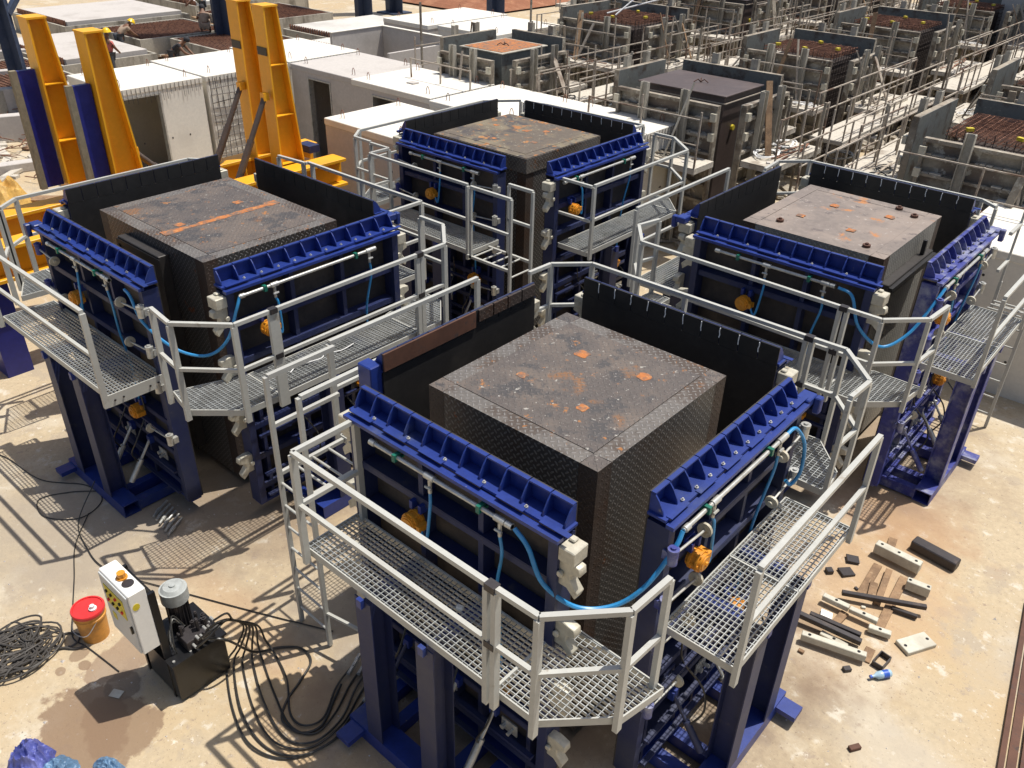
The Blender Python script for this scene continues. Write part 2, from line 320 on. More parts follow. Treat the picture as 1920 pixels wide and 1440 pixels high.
# ------------------------------------------------------------------ new blue moulds
SIDE = {'A': 'lower left', 'B': 'lower right', 'C': 'upper left', 'D': 'upper right'}
def panel(side, a0, a1, v, mould, label, corner_clamps=(1, 0), screws=(0, 0), vib=True, slots=False, arm=0, dusty=False, brown=0):
    L = a1-a0; bl = 'blue2' if dusty else 'blue'; br = 'blue2' if dusty else 'blueshade'
    def P(u, w, z):
        return {'A': (a0+u, v-w, z), 'B': (v+w, a0+u, z), 'C': (v-w, a0+u, z), 'D': (a0+u, v+w, z)}[side]
    def bx(g, u0, u1, w0, w1, z0, z1):
        p, q = P(u0, w0, z0), P(u1, w1, z1)
        g.box(tuple(min(a, b) for a, b in zip(p, q)), tuple(max(a, b) for a, b in zip(p, q)))
    root = thing('formwork_panel', P(L/2, .4, 0), label, 'formwork panel', 'blue steel formwork panels with walkways')
    g = G(); bx(g, 0, L, 0, .008, .2, 3.2); fp = g.build('face_plate', 'black', root)
    g = G(); bx(g, .0, L, .0085, .0125, .2, 3.2); g.build('back_sheet', 'skin_outer', fp)
    N = 11; s = L/N
    fl = G()
    for i in range(N): bx(fl, i*s+.004, (i+1)*s-.004, 0, .012, 3.203, 3.40)
    uf = fl.build('upper_face_strip', 'black' if side in 'CD' else 'dark', root)
    g = G()
    for i in range(N): bx(g, i*s+.004, (i+1)*s-.004, .0125, .0135, 3.23, 3.385)
    g.build('painted_back', bl, uf)
    g = G()
    for i in range(N): bx(g, i*s+.006, (i+1)*s-.006, .0135, .052 if side in 'AB' else .034, 3.388, 3.402)
    g.build('top_lip', bl if side in 'AB' else 'blueshade', root)
    if slots:  # white streaks painted in for daylight through the gaps in the lip
        for i in range(1, N):
            g = G(); z = 3.36; 
            pts = [P(i*s, -.006, 3.39)] + [P(i*s+random.uniform(-.006, .006), -.006, 3.39-k*.035) for k in range(1, 4)]
            g.tube(pts, .006, 4); g.build('slot_light', 'white', fp)
    if brown:
        g = G(); bx(g, .0, brown, -.02, -.002, 3.225, 3.405); g.build('joint_plate', 'brown', root)
        for i in range(4):
            u = brown+.05+i*(L-brown-.06)/4
            g = G(); bx(g, u, u+(L-brown-.06)/4-.02, -.02, -.002, 3.27, 3.40); g.build('joint_strip', 'chkr', root)
    g = G(); bx(g, -.02, L+.02, .0135, .175, 3.205, 3.228); bx(g, -.02, L+.02, .178, .245, 3.165, 3.198)
    for i in range(0, N, 2): bx(g, i*s+.02, (i+1.35)*s, .150, .2, 3.2285, 3.236)
    top = g.build('top_ledge', bl, root)
    for i in range(N+1):
        u = min(max(i*s, .01), L-.01); g = G()
        pr = [(.0135, 3.386), (.05, 3.386), (.085, 3.345), (.125, 3.275), (.135, 3.2295), (.0135, 3.2295)]
        vs = [P(u+d, a, b) for d in (-.006, .006) for a, b in pr]; n = 6
        g.add(vs, [tuple(range(n))[::-1], tuple(range(n, 2*n))]+[(k, (k+1) % n, (k+1) % n+n, k+n) for k in range(n)])
        g.build('gusset', bl, root)
    for i in range(1, N, 1 if side == 'B' else 2):
        g = G(); g.cyl(P(i*s+.06, .140, 3.2285), P(i*s+.06, .140, 3.243), .016, 8); g.cyl(P(i*s+.06, .140, 3.243), P(i*s+.06, .140, 3.256), .008, 6); g.build('bolt', 'pipe', top)
    # frame behind the face
    g = G()
    for u0, u1, d in ((0, .09, .205), (L-.09, L, .205), (L*.345, L*.345+.055, .15), (L*.64, L*.64+.055, .15)): bx(g, u0, u1, .0135, d, .2, 3.148)
    fr = g.build('frame_upright', br, root)
    for z in (2.72, 2.28, 1.8, 1.35, .9, .45):
        g = G(); bx(g, .102, L-.102, .02, .175, z, z+.012); bx(g, .102, L-.102, .165, .177, z-.06, z-.001); g.build('cross_rib', br, root)
    # air pipe and its clamps
    pz, pw = 3.10, .255
    u0, u1 = (.33, 1.92) if side == 'A' else (.12, L-.42 if side == 'B' else L-.3)
    if side in 'CD': u0, u1 = .3, L-.3
    pr = 'B' if side == 'B' else side
    g = G(); g.cyl(P(u0, pw, pz), P(u1, pw, pz), .019, 10)
    for u in (u0+.04, u1-.03): g.cyl(P(u-.03, pw, pz), P(u+.03, pw, pz), .028, 10)
    pipe = g.build('air_pipe', 'pipe', root)
    for u in (u0+.33, u1-.32):
        g = G(); bx(g, u-.018, u+.018, pw-.036, pw+.036, pz-.034, pz+.034); bx(g, u-.014, u+.014, .18, pw-.037, pz-.03, pz-.01); g.build('pipe_clamp', 'green', pipe)
    vs_ = [(u0+.5, 2.52), (u1-.12, 1.28)] if side != 'B' else [(.44, 2.60), (u1-.35, 1.3)]
    tee = [u0+.72, u1-.12] if side != 'B' else [.58, u1-.1]
    for (vu, vz), tu in zip(vs_, tee):
        g = G(); g.cyl(P(tu-.05, pw, pz), P(tu+.05, pw, pz), .029, 10); g.cyl(P(tu, pw, pz-.02), P(tu, pw, pz-.16), .017, 8)
        g.cyl(P(tu-.035, pw+.02, pz-.1), P(tu+.035, pw+.02, pz-.1), .012, 6); g.build('tee_valve', 'pipe', pipe)
        if not vib: continue
        g = G(); far = vz < 2
        pts = spline([P(tu, pw, pz-.16), P(tu+.015, pw-.01, pz-.35), P(tu-.06, .21, 2.35), P(tu-.05, .17, 1.9), P((tu+vu)/2, .2, vz+.1), P(vu+.10, pw, vz)] if far else [P(tu, pw, pz-.16), P(tu+.015, pw+.02, (pz+vz)/2), P((tu*.6+vu*.4)+.06, pw+.04, vz-.09), P(vu+.10, pw+.02, vz+.0)], 6)
        g.tube(pts, .014, 8); g.build('drop_hose', 'hose', root)
        g = G(); g.cyl(P(vu, .19, vz), P(vu, .325, vz), .078, 24); g.cyl(P(vu, .215, vz), P(vu, .235, vz), .094, 24); g.cyl(P(vu, .28, vz), P(vu, .30, vz), .094, 24); g.cyl(P(vu, .325, vz), P(vu, .335, vz), .062, 24); g.cyl(P(vu, .335, vz), P(vu, .35, vz), .02, 6)
        for k in range(6):
            a = k*math.pi/3; g.cyl(P(vu+.082*math.cos(a), .205, vz+.082*math.sin(a)), P(vu+.082*math.cos(a), .31, vz+.082*math.sin(a)), .011, 6)
        bx(g, vu+.06, vu+.13, .21, .31, vz-.03, vz+.03)
        vb = g.build('vibrator', 'orange', root)
        g = G()
        bx(g, vu-.07, vu-.035, .15, .23, vz+.09, vz+.17); bx(g, vu-.07, vu+.07, .15, .165, vz+.171, vz+.19); bx(g, vu+.035, vu+.07, .15, .23, vz+.09, vz+.17)
        g.build('mounting_lug', bl, vb)
    # clamps on the vertical edges
    for e, on in enumerate(corner_clamps):
        if not on: continue
        ue, sg = (L, 1) if e == 0 else (0, -1)
        g = G(); bx(g, ue+sg*.002, ue+sg*.145, .04, .21, 3.0, 3.13); bx(g, ue+sg*.02, ue+sg*.075, .06, .12, 3.131, 3.155); g.build('clamp_block', 'clamp', root, bevel=.008)
        for z in (2.86, 2.24, 1.5, .86):
            g = G(); prf = [(-.06, -.12), (.07, -.12), (.15, -.19), (.175, -.12), (.10, -.035), (.10, .02), (.185, .05), (.175, .12), (.07, .14), (-.06, .11)]
            vv = [P(ue+sg*a, b_, z+c) for b_ in (.09, .175) for a, c in prf]; n = len(prf)
            g.add(vv, [tuple(range(n))[::-1], tuple(range(n, 2*n))]+[(k, (k+1) % n, (k+1) % n+n, k+n) for k in range(n)])
            g.cyl(P(ue+sg*.02, .176, z), P(ue+sg*.02, .205, z), .03, 10)
            g.build('corner_clamp', 'clamp', root, bevel=.006)
    for e, on in enumerate(screws):
        if not on: continue
        ue, sg = (0, 1) if e == 0 else (L, -1)
        for z in (2.93, 2.42, 1.95, 1.2):
            g = G(); g.cyl(P(ue, .26, z-.07), P(ue, .26, z+.045), .042, 12); g.cyl(P(ue, .26, z+.05), P(ue, .26, z+.075), .046, 12)
            g.cyl(P(ue, .26, z+.075), P(ue, .26, z+.09), .022, 10); bx(g, min(ue, ue-sg*.02), max(ue, ue-sg*.02)+.03, .18, .24, z-.05, z+.03)
            sc = g.build('screw_clamp', 'blue2' if e == 0 else 'pipe', root)
            q = P(ue+sg*.44, .27, z-.03); g = G(); g.cyl(P(ue+sg*.04, .26, z), q, .011, 8); g.build('clamp_rod', 'pipe', sc)
            g = G(); q2 = P(ue+sg*.465, .27, z-.032); g.cyl(q, q2, .062, 14); g.cyl(q2, P(ue+sg*.49, .27, z-.034), .024, 8); g.build('handwheel', 'clamp', sc)
    if arm:
        ue, sg = (L, 1) if arm > 0 else (0, -1)
        g = G(); bx(g, ue+.022*sg, ue+sg*.20, .10, .235, 3.14, 3.226); bx(g, ue+sg*.12, ue+sg*.20, .236, .30, 3.06, 3.224); g.build('hook_arm', bl, root, bevel=.01)
    # columns, brackets and skid
    uc = L/2
    for du in (-.37, .37):
        g = G(); a = uc+du
        bx(g, a-.10, a+.10, .60, .612, .19, 1.99); bx(g, a-.10, a+.10, .808, .82, .19, 1.99); bx(g, a-.006, a+.006, .6125, .8075, .19, 1.99)
        g.build('support_column', br, root)
        g = G(); bx(g, a-.05, a+.05, .20, .599, 1.90, 1.99); g.build('bracket', bl, root)
        g = G(); bx(g, a-.03, a+.03, .821, .86, 1.93, 2.02); g.build('bracket_end', bl, root)
    g = G(); s0, s1 = uc-.75, uc+.75
    bx(g, s0, s1, .60, .612, .02, .175); bx(g, s0, s1, .808, .82, .02, .175); bx(g, s0, s1, .60, .82, .1755, .1885); bx(g, s0, s1, .60, .82, .005, .0195)
    for a in (uc-.37, uc+.37, s0+.07, s1-.07): bx(g, a-.06, a+.06, .0, .599, .02, .16)
    f_ = uc-.62 if side in 'AD' else uc+.62
    bx(g, f_-.09, f_+.09, .821, 1.02, .10, .16); bx(g, .02, L-.02, .02, .16, .161, .198)
    for a in (s0+.1, s1-.1, uc): bx(g, a-.05, a+.05, .66, .76, .0, .005)
    g.build('base_skid', bl, root)
    # opening cylinders, struts and hoses under the walkway
    for a in (uc-.55, uc+.12, uc+.58):
        g = G(); g.cyl(P(a, .57, .36), P(a, .38, .62), .036, 12); g.cyl(P(a, .38, .62), P(a, .22, .84), .018, 8); oc = g.build('hydraulic_cylinder', br if a < uc else 'pipe', root)
        g = G(); bx(g, a-.04, a+.04, .18, .235, .80, .90); g.build('clevis', bl, oc)
        g = G(); g.tube(spline([P(a, .42, .60), P(a+.06, .5, .8), P(a+.12, .42, 1.0), P(a+.05, .22, 1.25), P(a+.02, .2, 1.5)], 4), .010, 6); g.build('feed_hose', 'rubber', oc)
    for z in (.3, .62, 1.2):
        g = G(); bx(g, .11, L-.11, .21, .26, z, z+.03); g.build('service_pipe', br, root)
    for a in (.20, L*.5-.02, L-.24):
        g = G(); bx(g, a, a+.045, .0135, .16, .2, 1.79); g.build('short_upright', br, root)
    for a, z in ((L*.5, .66), (L*.5, 1.12), (L*.2, 1.12), (L*.82, .66)):
        g = G(); bx(g, a-.09, a+.09, .178, .19, z, z+.14); g.cyl(P(a-.05, .19, z+.07), P(a-.05, .235, z+.07), .026, 8); g.cyl(P(a+.04, .19, z+.07), P(a+.04, .26, z+.07), .018, 8); g.build('valve_block', 'pipe' if a > L*.4 else br, root)
    return root
def walkway(root, polys, along, rails, ends=(), toe=True):
    for i, p in enumerate(polys):
        g = G(); grating(g, p, ZP-.0005*i, along); gr = g.build('walkway_grating', 'galv', root)
        g = G(); edge_frame(g, p, ZP-.0005*i); g.build('edge_angle', 'rail', gr)
    for pl, posts in rails: railing(root, pl, posts)
def rect(x0, x1, y0, y1): return [(x0, y0), (x1, y0), (x1, y1), (x0, y1)]

def core(x0, x1, y0, y1, label, rusty=1, sides='chk', door=None, cap=False, recess=False, band=None):
    root = thing('mould_core', ((x0+x1)/2, (y0+y1)/2, 0), label, 'mould core', 'square steel mould cores')
    c = .19; e = .003; H = 3.25
    g = G(); g.box((x0+.012, y0+.012, .15), (x1-.012, y1-.012, H-.02)); g.build('inner_box', 'blackp', root)
    g = G()
    for a, b in ((x0+.15, y0+.15), (x1-.35, y0+.15), (x0+.15, y1-.35), (x1-.35, y1-.35)): g.box((a, b, 0), (a+.2, b+.2, .149))
    g.build('foot', 'dark', root)
    for sx, sy in ((0, 0), (1, 0), (1, 1), (0, 1)):
        X = x0 if not sx else x1; Y = y0 if not sy else y1; dx = c if not sx else -c; dy = c if not sy else -c
        g = G(); t = .011 if not sx else -.011; u = .011 if not sy else -.011
        g.box((min(X, X+dx-(e if not sx else -e)), min(Y, Y+u), .12), (max(X, X+dx-(e if not sx else -e)), max(Y, Y+u), H-.003))
        g.box((min(X, X+t), min(Y+u*1.02, Y+dy), .12), (max(X, X+t), max(Y+u*1.02, Y+dy), H-.0035))
        g.build('corner_plate', 'chkr', root)
    for a, b in (((x0+c, y0, .12), (x1-c, y0+.011, H-.003)), ((x0+c, y1-.011, .12), (x1-c, y1, H-.003)), ((x0, y0+c+.001, .12), (x0+.011, y1-c-.001, H-.003)), ((x1-.011, y0+c+.001, .12), (x1, y1-c-.001, H-.003))):
        g = G(); g.box(a, b); g.build('side_plate', sides, root)
    b = .17
    strips = [[(x0, y0), (x1, y0), (x1-b, y0+b), (x0+b, y0+b)], [(x1, y0), (x1, y1), (x1-b, y1-b), (x1-b, y0+b)],
              [(x1, y1), (x0, y1), (x0+b, y1-b), (x1-b, y1-b)], [(x0, y1), (x0, y0), (x0+b, y0+b), (x0+b, y1-b)]]
    for i, p in enumerate(strips):
        cx = sum(q[0] for q in p)/4; cy = sum(q[1] for q in p)/4
        p = [(cx+(q[0]-cx)*.9985, cy+(q[1]-cy)*.9985) for q in p]
        # worn checker strip between two plain brown ends
        (ax, ay), (bx_, by), (cx_, cy_), (dx_, dy_) = p; k1 = .17/math.hypot(bx_-ax, by-ay)
        def lp(a, b, t): return (a[0]+(b[0]-a[0])*t, a[1]+(b[1]-a[1])*t)
        L0, L1 = lp(p[0], p[1], k1+.004), lp(p[0], p[1], 1-k1-.004); e1, e2 = lp(p[0], p[1], k1), lp(p[0], p[1], 1-k1)
        lidm = 'lidr' if recess else ('lidt' if cap else 'lid')
        g = G(); g.prism([L0, L1, p[2], p[3]], 2, H-.012, H+.0006*(i % 2)); bp = g.build('border_plate', lidm if recess or cap else 'chkw', root)
        for tri in ([p[0], e1, p[3]], [e2, p[1], p[2]]):
            g = G(); g.prism(tri, 2, H-.012, H-.0005); g.build('corner_piece', lidm, bp)
    g = G(); g.box((x0+b+.004, y0+b+.004, H-.012), (x1-b-.004, y1-b-.004, H-.003 if recess else H+.004)); top = g.build('lid_plate', 'lidr' if recess else ('lidt' if cap else 'lid'), root)
    if recess:
        for (fx, fy) in ((.2, .15), (.83, .12), (.86, .85), (.72, .93)):
            g = G(); X = x0+(x1-x0)*fx; Y = y0+(y1-y0)*fy; g.cyl((X, Y, H), (X, Y, H+.03), .05, 14); g.cyl((X, Y, H+.03), (X, Y, H+.05), .022, 8); g.build('lid_bolt', 'brown', top)
    rnd = random.Random(hash((round(x0, 2), round(y0, 2))) % 999)
    spots = {1: [(.25, .33), (.66, .33), (.36, .68), (.73, .71)], 2: [(.2, .6), (.5, .62), (.75, .4), (.45, .25), (.62, .75)], 3: [(.42, .72), (.5, .22)]}[rusty]
    for fx, fy in spots:
        X = x0+(x1-x0)*fx+rnd.uniform(-.04, .04); Y = y0+(y1-y0)*fy+rnd.uniform(-.04, .04); g = G(); k = 12; rr = rnd.uniform(.06, .085)
        poly = [(X+max(-.8, min(.8, 1.15*math.cos(2*math.pi*j/k)))*rr*(1+rnd.uniform(-.22, .12)), Y+max(-.8, min(.8, 1.15*math.sin(2*math.pi*j/k)))*rr*(1+rnd.uniform(-.22, .12))) for j in range(k)]
        g.prism(poly, 2, H+.0045, H+.0075); g.build('weld_patch', 'rust', top)
    if cap:
        g = G(); t = .014
        for a, b2 in (((x0-t, y0-t, 3.0), (x1+t, y0-.001, 3.24)), ((x0-t, y1+.001, 3.0), (x1+t, y1+t, 3.24)), ((x0-t, y0, 3.0), (x0-.001, y1, 3.24)), ((x1+.001, y0, 3.0), (x1+t, y1, 3.24))): g.box(a, b2)
        g.build('cap_band', 'chkw', root)
    if band == 'rustline':
        g = G(); rnd = random.Random(4); n = 26; a = []; bb = []
        for i in range(n):
            f = i/(n-1); X = x0+.62+f*.06*(x1-x0)*0; Y = y0+.12+f*(y1-y0-.25); wd = .045+rnd.uniform(-.012, .03)+(.05 if i < 3 or i > 22 else 0)
            X = x0+(x1-x0)*.56; a.append((X-wd, Y)); bb.append((X+wd*.6+rnd.uniform(0, .015), Y))
        g.prism(a+bb[::-1], 2, H+.0048, H+.0068); g.build('rust_streak', 'rust', top)
    if door:
        sd, a, b2, z0, z1, d = door
        g = G()
        if sd == 'A':
            g.box((a, y0-d, z0), (b2, y0-.002, z1)); pl = 'blockout'
        else: g.box((x1+.002, a, z0), (x1+d, b2, z1)); pl = 'blockout'
        bo = g.build(pl, 'dark', root, bevel=.008)
        g = G()
        if sd == 'A':
            g.box((a-.03, y0-d-.012, z0), (a+.03, y0-d-.001, z1-.03)); g.box((b2-.03, y0-d-.012, z0), (b2+.03, y0-d-.001, z1-.03)); g.box((a+.031, y0-d-.012, z1-.09), (b2-.031, y0-d-.001, z1-.03))
        else:
            g.box((x1+d+.001, a, z1-.10), (x1+d+.05, b2, z1-.03)); g.box((x1+.3*d, b2-.3, z1+.001), (x1+.3*d+.05, b2-.25, z1+.2))
        g.build('blockout_frame', 'black', bo)
    return root

# nearest mould ---------------------------------------------------------------
core(0, 1.876, 0, 1.992, 'nearest black checker plate core with worn silver edge strips on its lid', 1)
NM = 'the nearest blue mould'
p = panel('A', -.22, 2.09, -.54, 'N', 'blue lower left panel of '+NM+' behind the long grating', (1, 1))
walkway(p, [rect(-.22, 2.02, -1.33, -.74), [(2.03, -1.33), (2.43, -1.33), (2.86, -.9), (2.94, -.49), (2.16, -.47), (2.03, -.74)]], 'x',
        [([(-.14, -.74), (-.14, -1.385), (2.0, -1.385)], None), ([(2.075, -1.385), (2.44, -1.38), (2.85, -.94), (2.87, -.52)], None)])
p = panel('B', -.09, 2.12, 2.39, 'N', 'blue lower right panel of '+NM+', bright orange vibrator on it', (0, 0), (1, 1), arm=1)
walkway(p, [rect(2.60, 3.25, .03, 1.1), rect(2.60, 3.25, 1.105, 2.2)], 'y', [([(3.275, -.02), (3.275, 2.14)], None)])
pC = p = panel('C', -.1, 2.07, -.5, 'N', 'black inner face with a brown strip, upper left of '+NM, (1, 0), brown=1.22)
g = G(); g.box((-.70, -.24, .2), (-.515, -.102, 3.30)); g.build('end_post', 'blue', p, bevel=.01)
walkway(p, [rect(-1.33, -.70, -.05, 2.15)], 'y', [([(-1.39, -.03), (-1.39, 2.1)], None)])
def guard(root, a, b, z=ZR, m='rail'):
    g = G(); g.bar(a+(z,), b+(z,), .045, .045); o = g.build('guard_rail', m, root)
    g = G(); g.bar(a+(ZM,), b+(ZM,), .04, .04); g.build('middle_rail', m, o)
def ladder(root, s1, s2, top, z0=.02, m='rail', n=None, w=.042):
    g = G(); g.box((s1[0]-w/2, s1[1]-w/2, z0), (s1[0]+w/2, s1[1]+w/2, top)); o = g.build('ladder_stile', m, root)
    g = G(); g.box((s2[0]-w/2, s2[1]-w/2, z0), (s2[0]+w/2, s2[1]+w/2, top)); g.build('ladder_stile', m, root)
    z = .24
    while z < 2.05:
        g = G(); g.cyl(s1+(z,), s2+(z,), .014, 8); g.build('ladder_rung', m, o); z += .285
ladder(p, (-1.28, -.85), (-.77, -.86), ZR)
guard(p, (-1.28, -.83), (-1.28, -.06)); guard(p, (-.77, -.84), (-.77, .15))
for y in (-.66, -.46, -.26):
    g = G(); g.cyl((-1.26, y, ZP-.03), (-.79, y, ZP-.03), .014, 8); g.build('floor_bar', 'rail', p)
for x in (-1.28, -.77):
    g = G(); g.bar((x, -.83, ZP-.03), (x, -.05, ZP-.03), .04, .04); g.build('floor_bearer', 'rail', p)
g = G(); g.bar((-.77, -.86, .5), (-.2, -.75, .5), .03, .03); g.build('ladder_stay', 'rail', p)
p = panel('D', -.21, 2.11, 2.55, 'N', 'black inner face with painted light streaks, upper right of '+NM, (1, 1), slots=True)
walkway(p, [rect(-.64, 2.04, 2.78, 3.33), [(2.05, 3.33), (2.43, 3.35), (2.80, 2.93), (2.85, 2.55), (2.3, 2.55), (2.05, 2.78)], [(-.65, 3.3), (-.98, 3.0), (-1.0, 2.62), (-.65, 2.62)]], 'x',
        [([(-1.05, 2.62), (-1.03, 3.0), (-.68, 3.36), (2.03, 3.4)], [(-1.03, 3.0), (-.68, 3.36), (.6, 3.39), (2.03, 3.4)]), ([(2.1, 3.4), (2.45, 3.41), (2.86, 2.96), (2.84, 2.56)], None)])
# left mould ---------------------------------------------------------------
core(-6.31, -3.82, .08, 2.01, 'leftmost mould core, orange rust streak across its lid and a black door blockout', 3, door=('A', -5.62, -4.62, .3, 3.12, .14), band='rustline')
LM = 'the left blue mould'
p = panel('A', -6.37, -3.80, -.50, 'L', 'blue lower left panel of '+LM+', grating at the left edge', (0, 0), (1, 1), arm=-1)
walkway(p, [rect(-6.6, -3.78, -1.33, -.68)], 'x', [([(-6.56, -1.385), (-3.76, -1.385)], None)])
g = G(); g.box((-3.778, -1.36, 1.96), (-3.765, -.68, 2.11)); fa = g.build('end_fascia', 'rail', p)
for y in (-1.28, -1.18, -.86, -.76):
    g = G(); g.cyl((-3.765, y, 2.03), (-3.755, y, 2.03), .012, 8); g.build('bolt', 'mill', fa)
p = panel('B', -.11, 2.39, -3.285, 'L', 'blue lower right panel of '+LM+', blue hose at its corner', (1, 1))
walkway(p, [rect(-3.08, -2.43, 0, 2.1), [(-3.36, -.79), (-2.9, -.88), (-2.46, -.47), (-2.43, -.005), (-3.08, -.005)], [(-3.08, 2.105), (-2.43, 2.105), (-2.43, 2.5), (-2.87, 2.93), (-3.3, 2.95)]], 'y',
        [([(-3.33, -.85), (-2.88, -.90), (-2.38, -.47), (-2.38, -.03)], None), ([(-2.38, .03), (-2.38, 2.08)], None), ([(-2.38, 2.15), (-2.38, 2.55), (-2.86, 3.0), (-3.3, 3.0)], None)])
p = panel('C', -.06, 2.25, -6.92, 'L', 'plain black upper left panel of '+LM+' by the yellow girders', (1, 1))
walkway(p, [rect(-7.7, -7.14, -.3, 2.2), [(-7.7, -.31), (-7.68, -.62), (-7.04, -.92), (-7.0, -.31)]], 'y', [([(-7.5, -.72), (-7.75, -.42), (-7.76, 2.2), (-7.5, 2.4)], None), ([(-7.08, -.98), (-7.5, -.76)], None)])
p = panel('D', -6.40, -3.70, 2.53, 'L', 'plain black upper right panel of '+LM+' before the yellow uprights', (0, 1), arm=1)
walkway(p, [rect(-6.9, -3.76, 2.78, 3.35)], 'x', [([(-6.92, 3.3), (-6.3, 3.36), (-6.3, 3.42), (-3.72, 3.42), (-3.72, 2.7)], [(-6.92, 3.3), (-6.35, 3.36), (-6.2, 3.42), (-5, 3.42), (-3.72, 3.42)])])
# back mould ---------------------------------------------------------------
core(-5.93, -3.84, 5.83, 7.785, 'rust freckled mould core furthest from the camera among the blue moulds', 2, cap=True)
TM = 'the furthest blue mould'
p = panel('A', -6.09, -3.82, 5.33, 'T', 'blue lower left panel of '+TM+' with the ladder bay', (0, 0), (1, 1))
walkway(p, [rect(-6.1, -3.78, 4.48, 5.12)], 'x', [([(-6.45, 4.83), (-6.0, 4.83), (-6.0, 4.42), (-3.78, 4.42)], None)])
for y in (4.38, 4.86): guard(p, (-3.68 if y < 4.5 else -3.35, y), (-2.88, y))
for y in (4.38, 4.86):
    g = G(); g.box((-3.70 if y < 4.5 else -3.37, y-.02, 2.04), (-3.66 if y < 4.5 else -3.33, y+.02, ZR-.02)); g.build('post', 'rail', p)
ladder(p, (-2.88, 4.38), (-2.88, 4.86), ZR)
for x in (-3.65, -3.46, -3.27, -3.08):
    g = G(); g.cyl((x, 4.4, ZP-.03), (x, 4.84, ZP-.03), .014, 8); g.build('floor_bar', 'rail', p)
for y in (4.38, 4.86):
    g = G(); g.bar((-3.75, y, ZP-.03), (-2.9, y, ZP-.03), .04, .04); g.build('floor_bearer', 'rail', p)
p = panel('B', 5.54, 8.0, -3.2, 'T', 'blue lower right panel of '+TM+' behind white railings', (1, 1))
walkway(p, [rect(-3.02, -2.45, 5.7, 8.3), [(-3.02, 8.31), (-2.45, 8.31), (-2.9, 8.8), (-3.3, 8.8)]], 'y', [([(-3.1, 5.66), (-2.4, 5.66)], [(-3.1, 5.66)]), ([(-2.4, 5.72), (-2.4, 8.35), (-3.0, 8.88), (-3.4, 8.88)], None)])
p = panel('C', 5.62, 8.0, -6.42, 'T', 'black upper left panel of '+TM+' against concrete rooms', (1, 1))
walkway(p, [rect(-7.15, -6.62, 5.3, 8.3), [(-7.15, 5.295), (-6.9, 4.95), (-6.5, 4.93), (-6.5, 5.295)]], 'y', [([(-6.5, 4.87), (-6.93, 4.88), (-7.2, 5.2), (-7.2, 8.4), (-6.7, 9.0)], None)])
p = panel('D', -6.0, -3.5, 8.30, 'T', 'black upper right panel with light streaks of '+TM+' before white roofs', (1, 1), slots=True)
walkway(p, [rect(-6.0, -3.8, 8.52, 9.08)], 'x', [([(-6.6, 9.0), (-6.1, 9.12), (-3.86, 9.2), (-3.86, 8.7)], [(-6.6, 9.0), (-6.1, 9.12), (-5, 9.16), (-3.86, 9.2)])])
# right mould ---------------------------------------------------------------
core(0, 1.905, 5.79, 7.887, 'rightmost mould core with a recessed rusty lid and bolt heads at its corners', 1, sides='chkl', recess=True, door=('B', 5.85, 7.45, 2.72, 2.92, .12))
RM = 'the right blue mould'
p = panel('A', -.24, 2.10, 5.205, 'R', 'blue lower left panel of '+RM+' behind two parallel rails', (1, 1), arm=0)
walkway(p, [rect(-.6, 2.02, 4.37, 5.0), [(2.03, 4.37), (2.43, 4.37), (2.80, 4.73), (2.85, 5.2), (2.3, 5.2), (2.03, 5.0)], [(-.61, 4.40), (-.95, 4.83), (-.92, 5.2), (-.61, 5.2)]], 'x',
        [([(-.92, 5.2), (-1.0, 4.82), (-.64, 4.36), (2.0, 4.32)], None), ([(2.08, 4.32), (2.46, 4.32), (2.83, 4.70), (2.87, 5.18)], None)])
p = panel('B', 5.69, 7.87, 2.40, 'R', 'cement dusted blue lower right panel of '+RM+' with a ladder', (0, 0), (1, 1), arm=1, dusty=True)
walkway(p, [rect(2.6, 3.25, 5.8, 6.9), rect(2.6, 3.25, 6.905, 8.0)], 'y', [([(3.275, 5.86), (3.275, 7.95)], None)])
ladder(p, (2.75, 8.62), (3.22, 8.6), 2.3); guard(p, (3.22, 8.6), (3.22, 7.98)); guard(p, (2.75, 8.6), (2.75, 8.1))
for x in (2.75, 3.22):
    g = G(); g.bar((x, 8.6, 2.2), (x, 8.6, 3.6), .03, .03); g.build('grab_pole', 'rail', p)
for y in (8.15, 8.3, 8.45):
    g = G(); g.cyl((2.77, y, ZP-.03), (3.2, y, ZP-.03), .014, 8); g.build('floor_bar', 'rail', p)
p = panel('C', 5.54, 7.94, -.52, 'R', 'scuffed grey black upper left panel of '+RM, (1, 1), arm=-1)
walkway(p, [rect(-1.33, -.72, 5.4, 7.95)], 'y', [([(-1.39, 5.35), (-1.39, 7.95)], None)])
p = panel('D', -.26, 2.13, 8.45, 'R', 'black upper right panel of '+RM+', painted light streaks below a rail', (1, 1), slots=True)
walkway(p, [rect(-.62, 2.1, 8.66, 9.24), [(-.63, 9.24), (-.98, 8.9), (-.95, 8.4), (-.63, 8.4)]], 'x', [([(-.96, 8.34), (-1.01, 8.9), (-.64, 9.3), (2.05, 9.3), (2.3, 9.1)], None)])

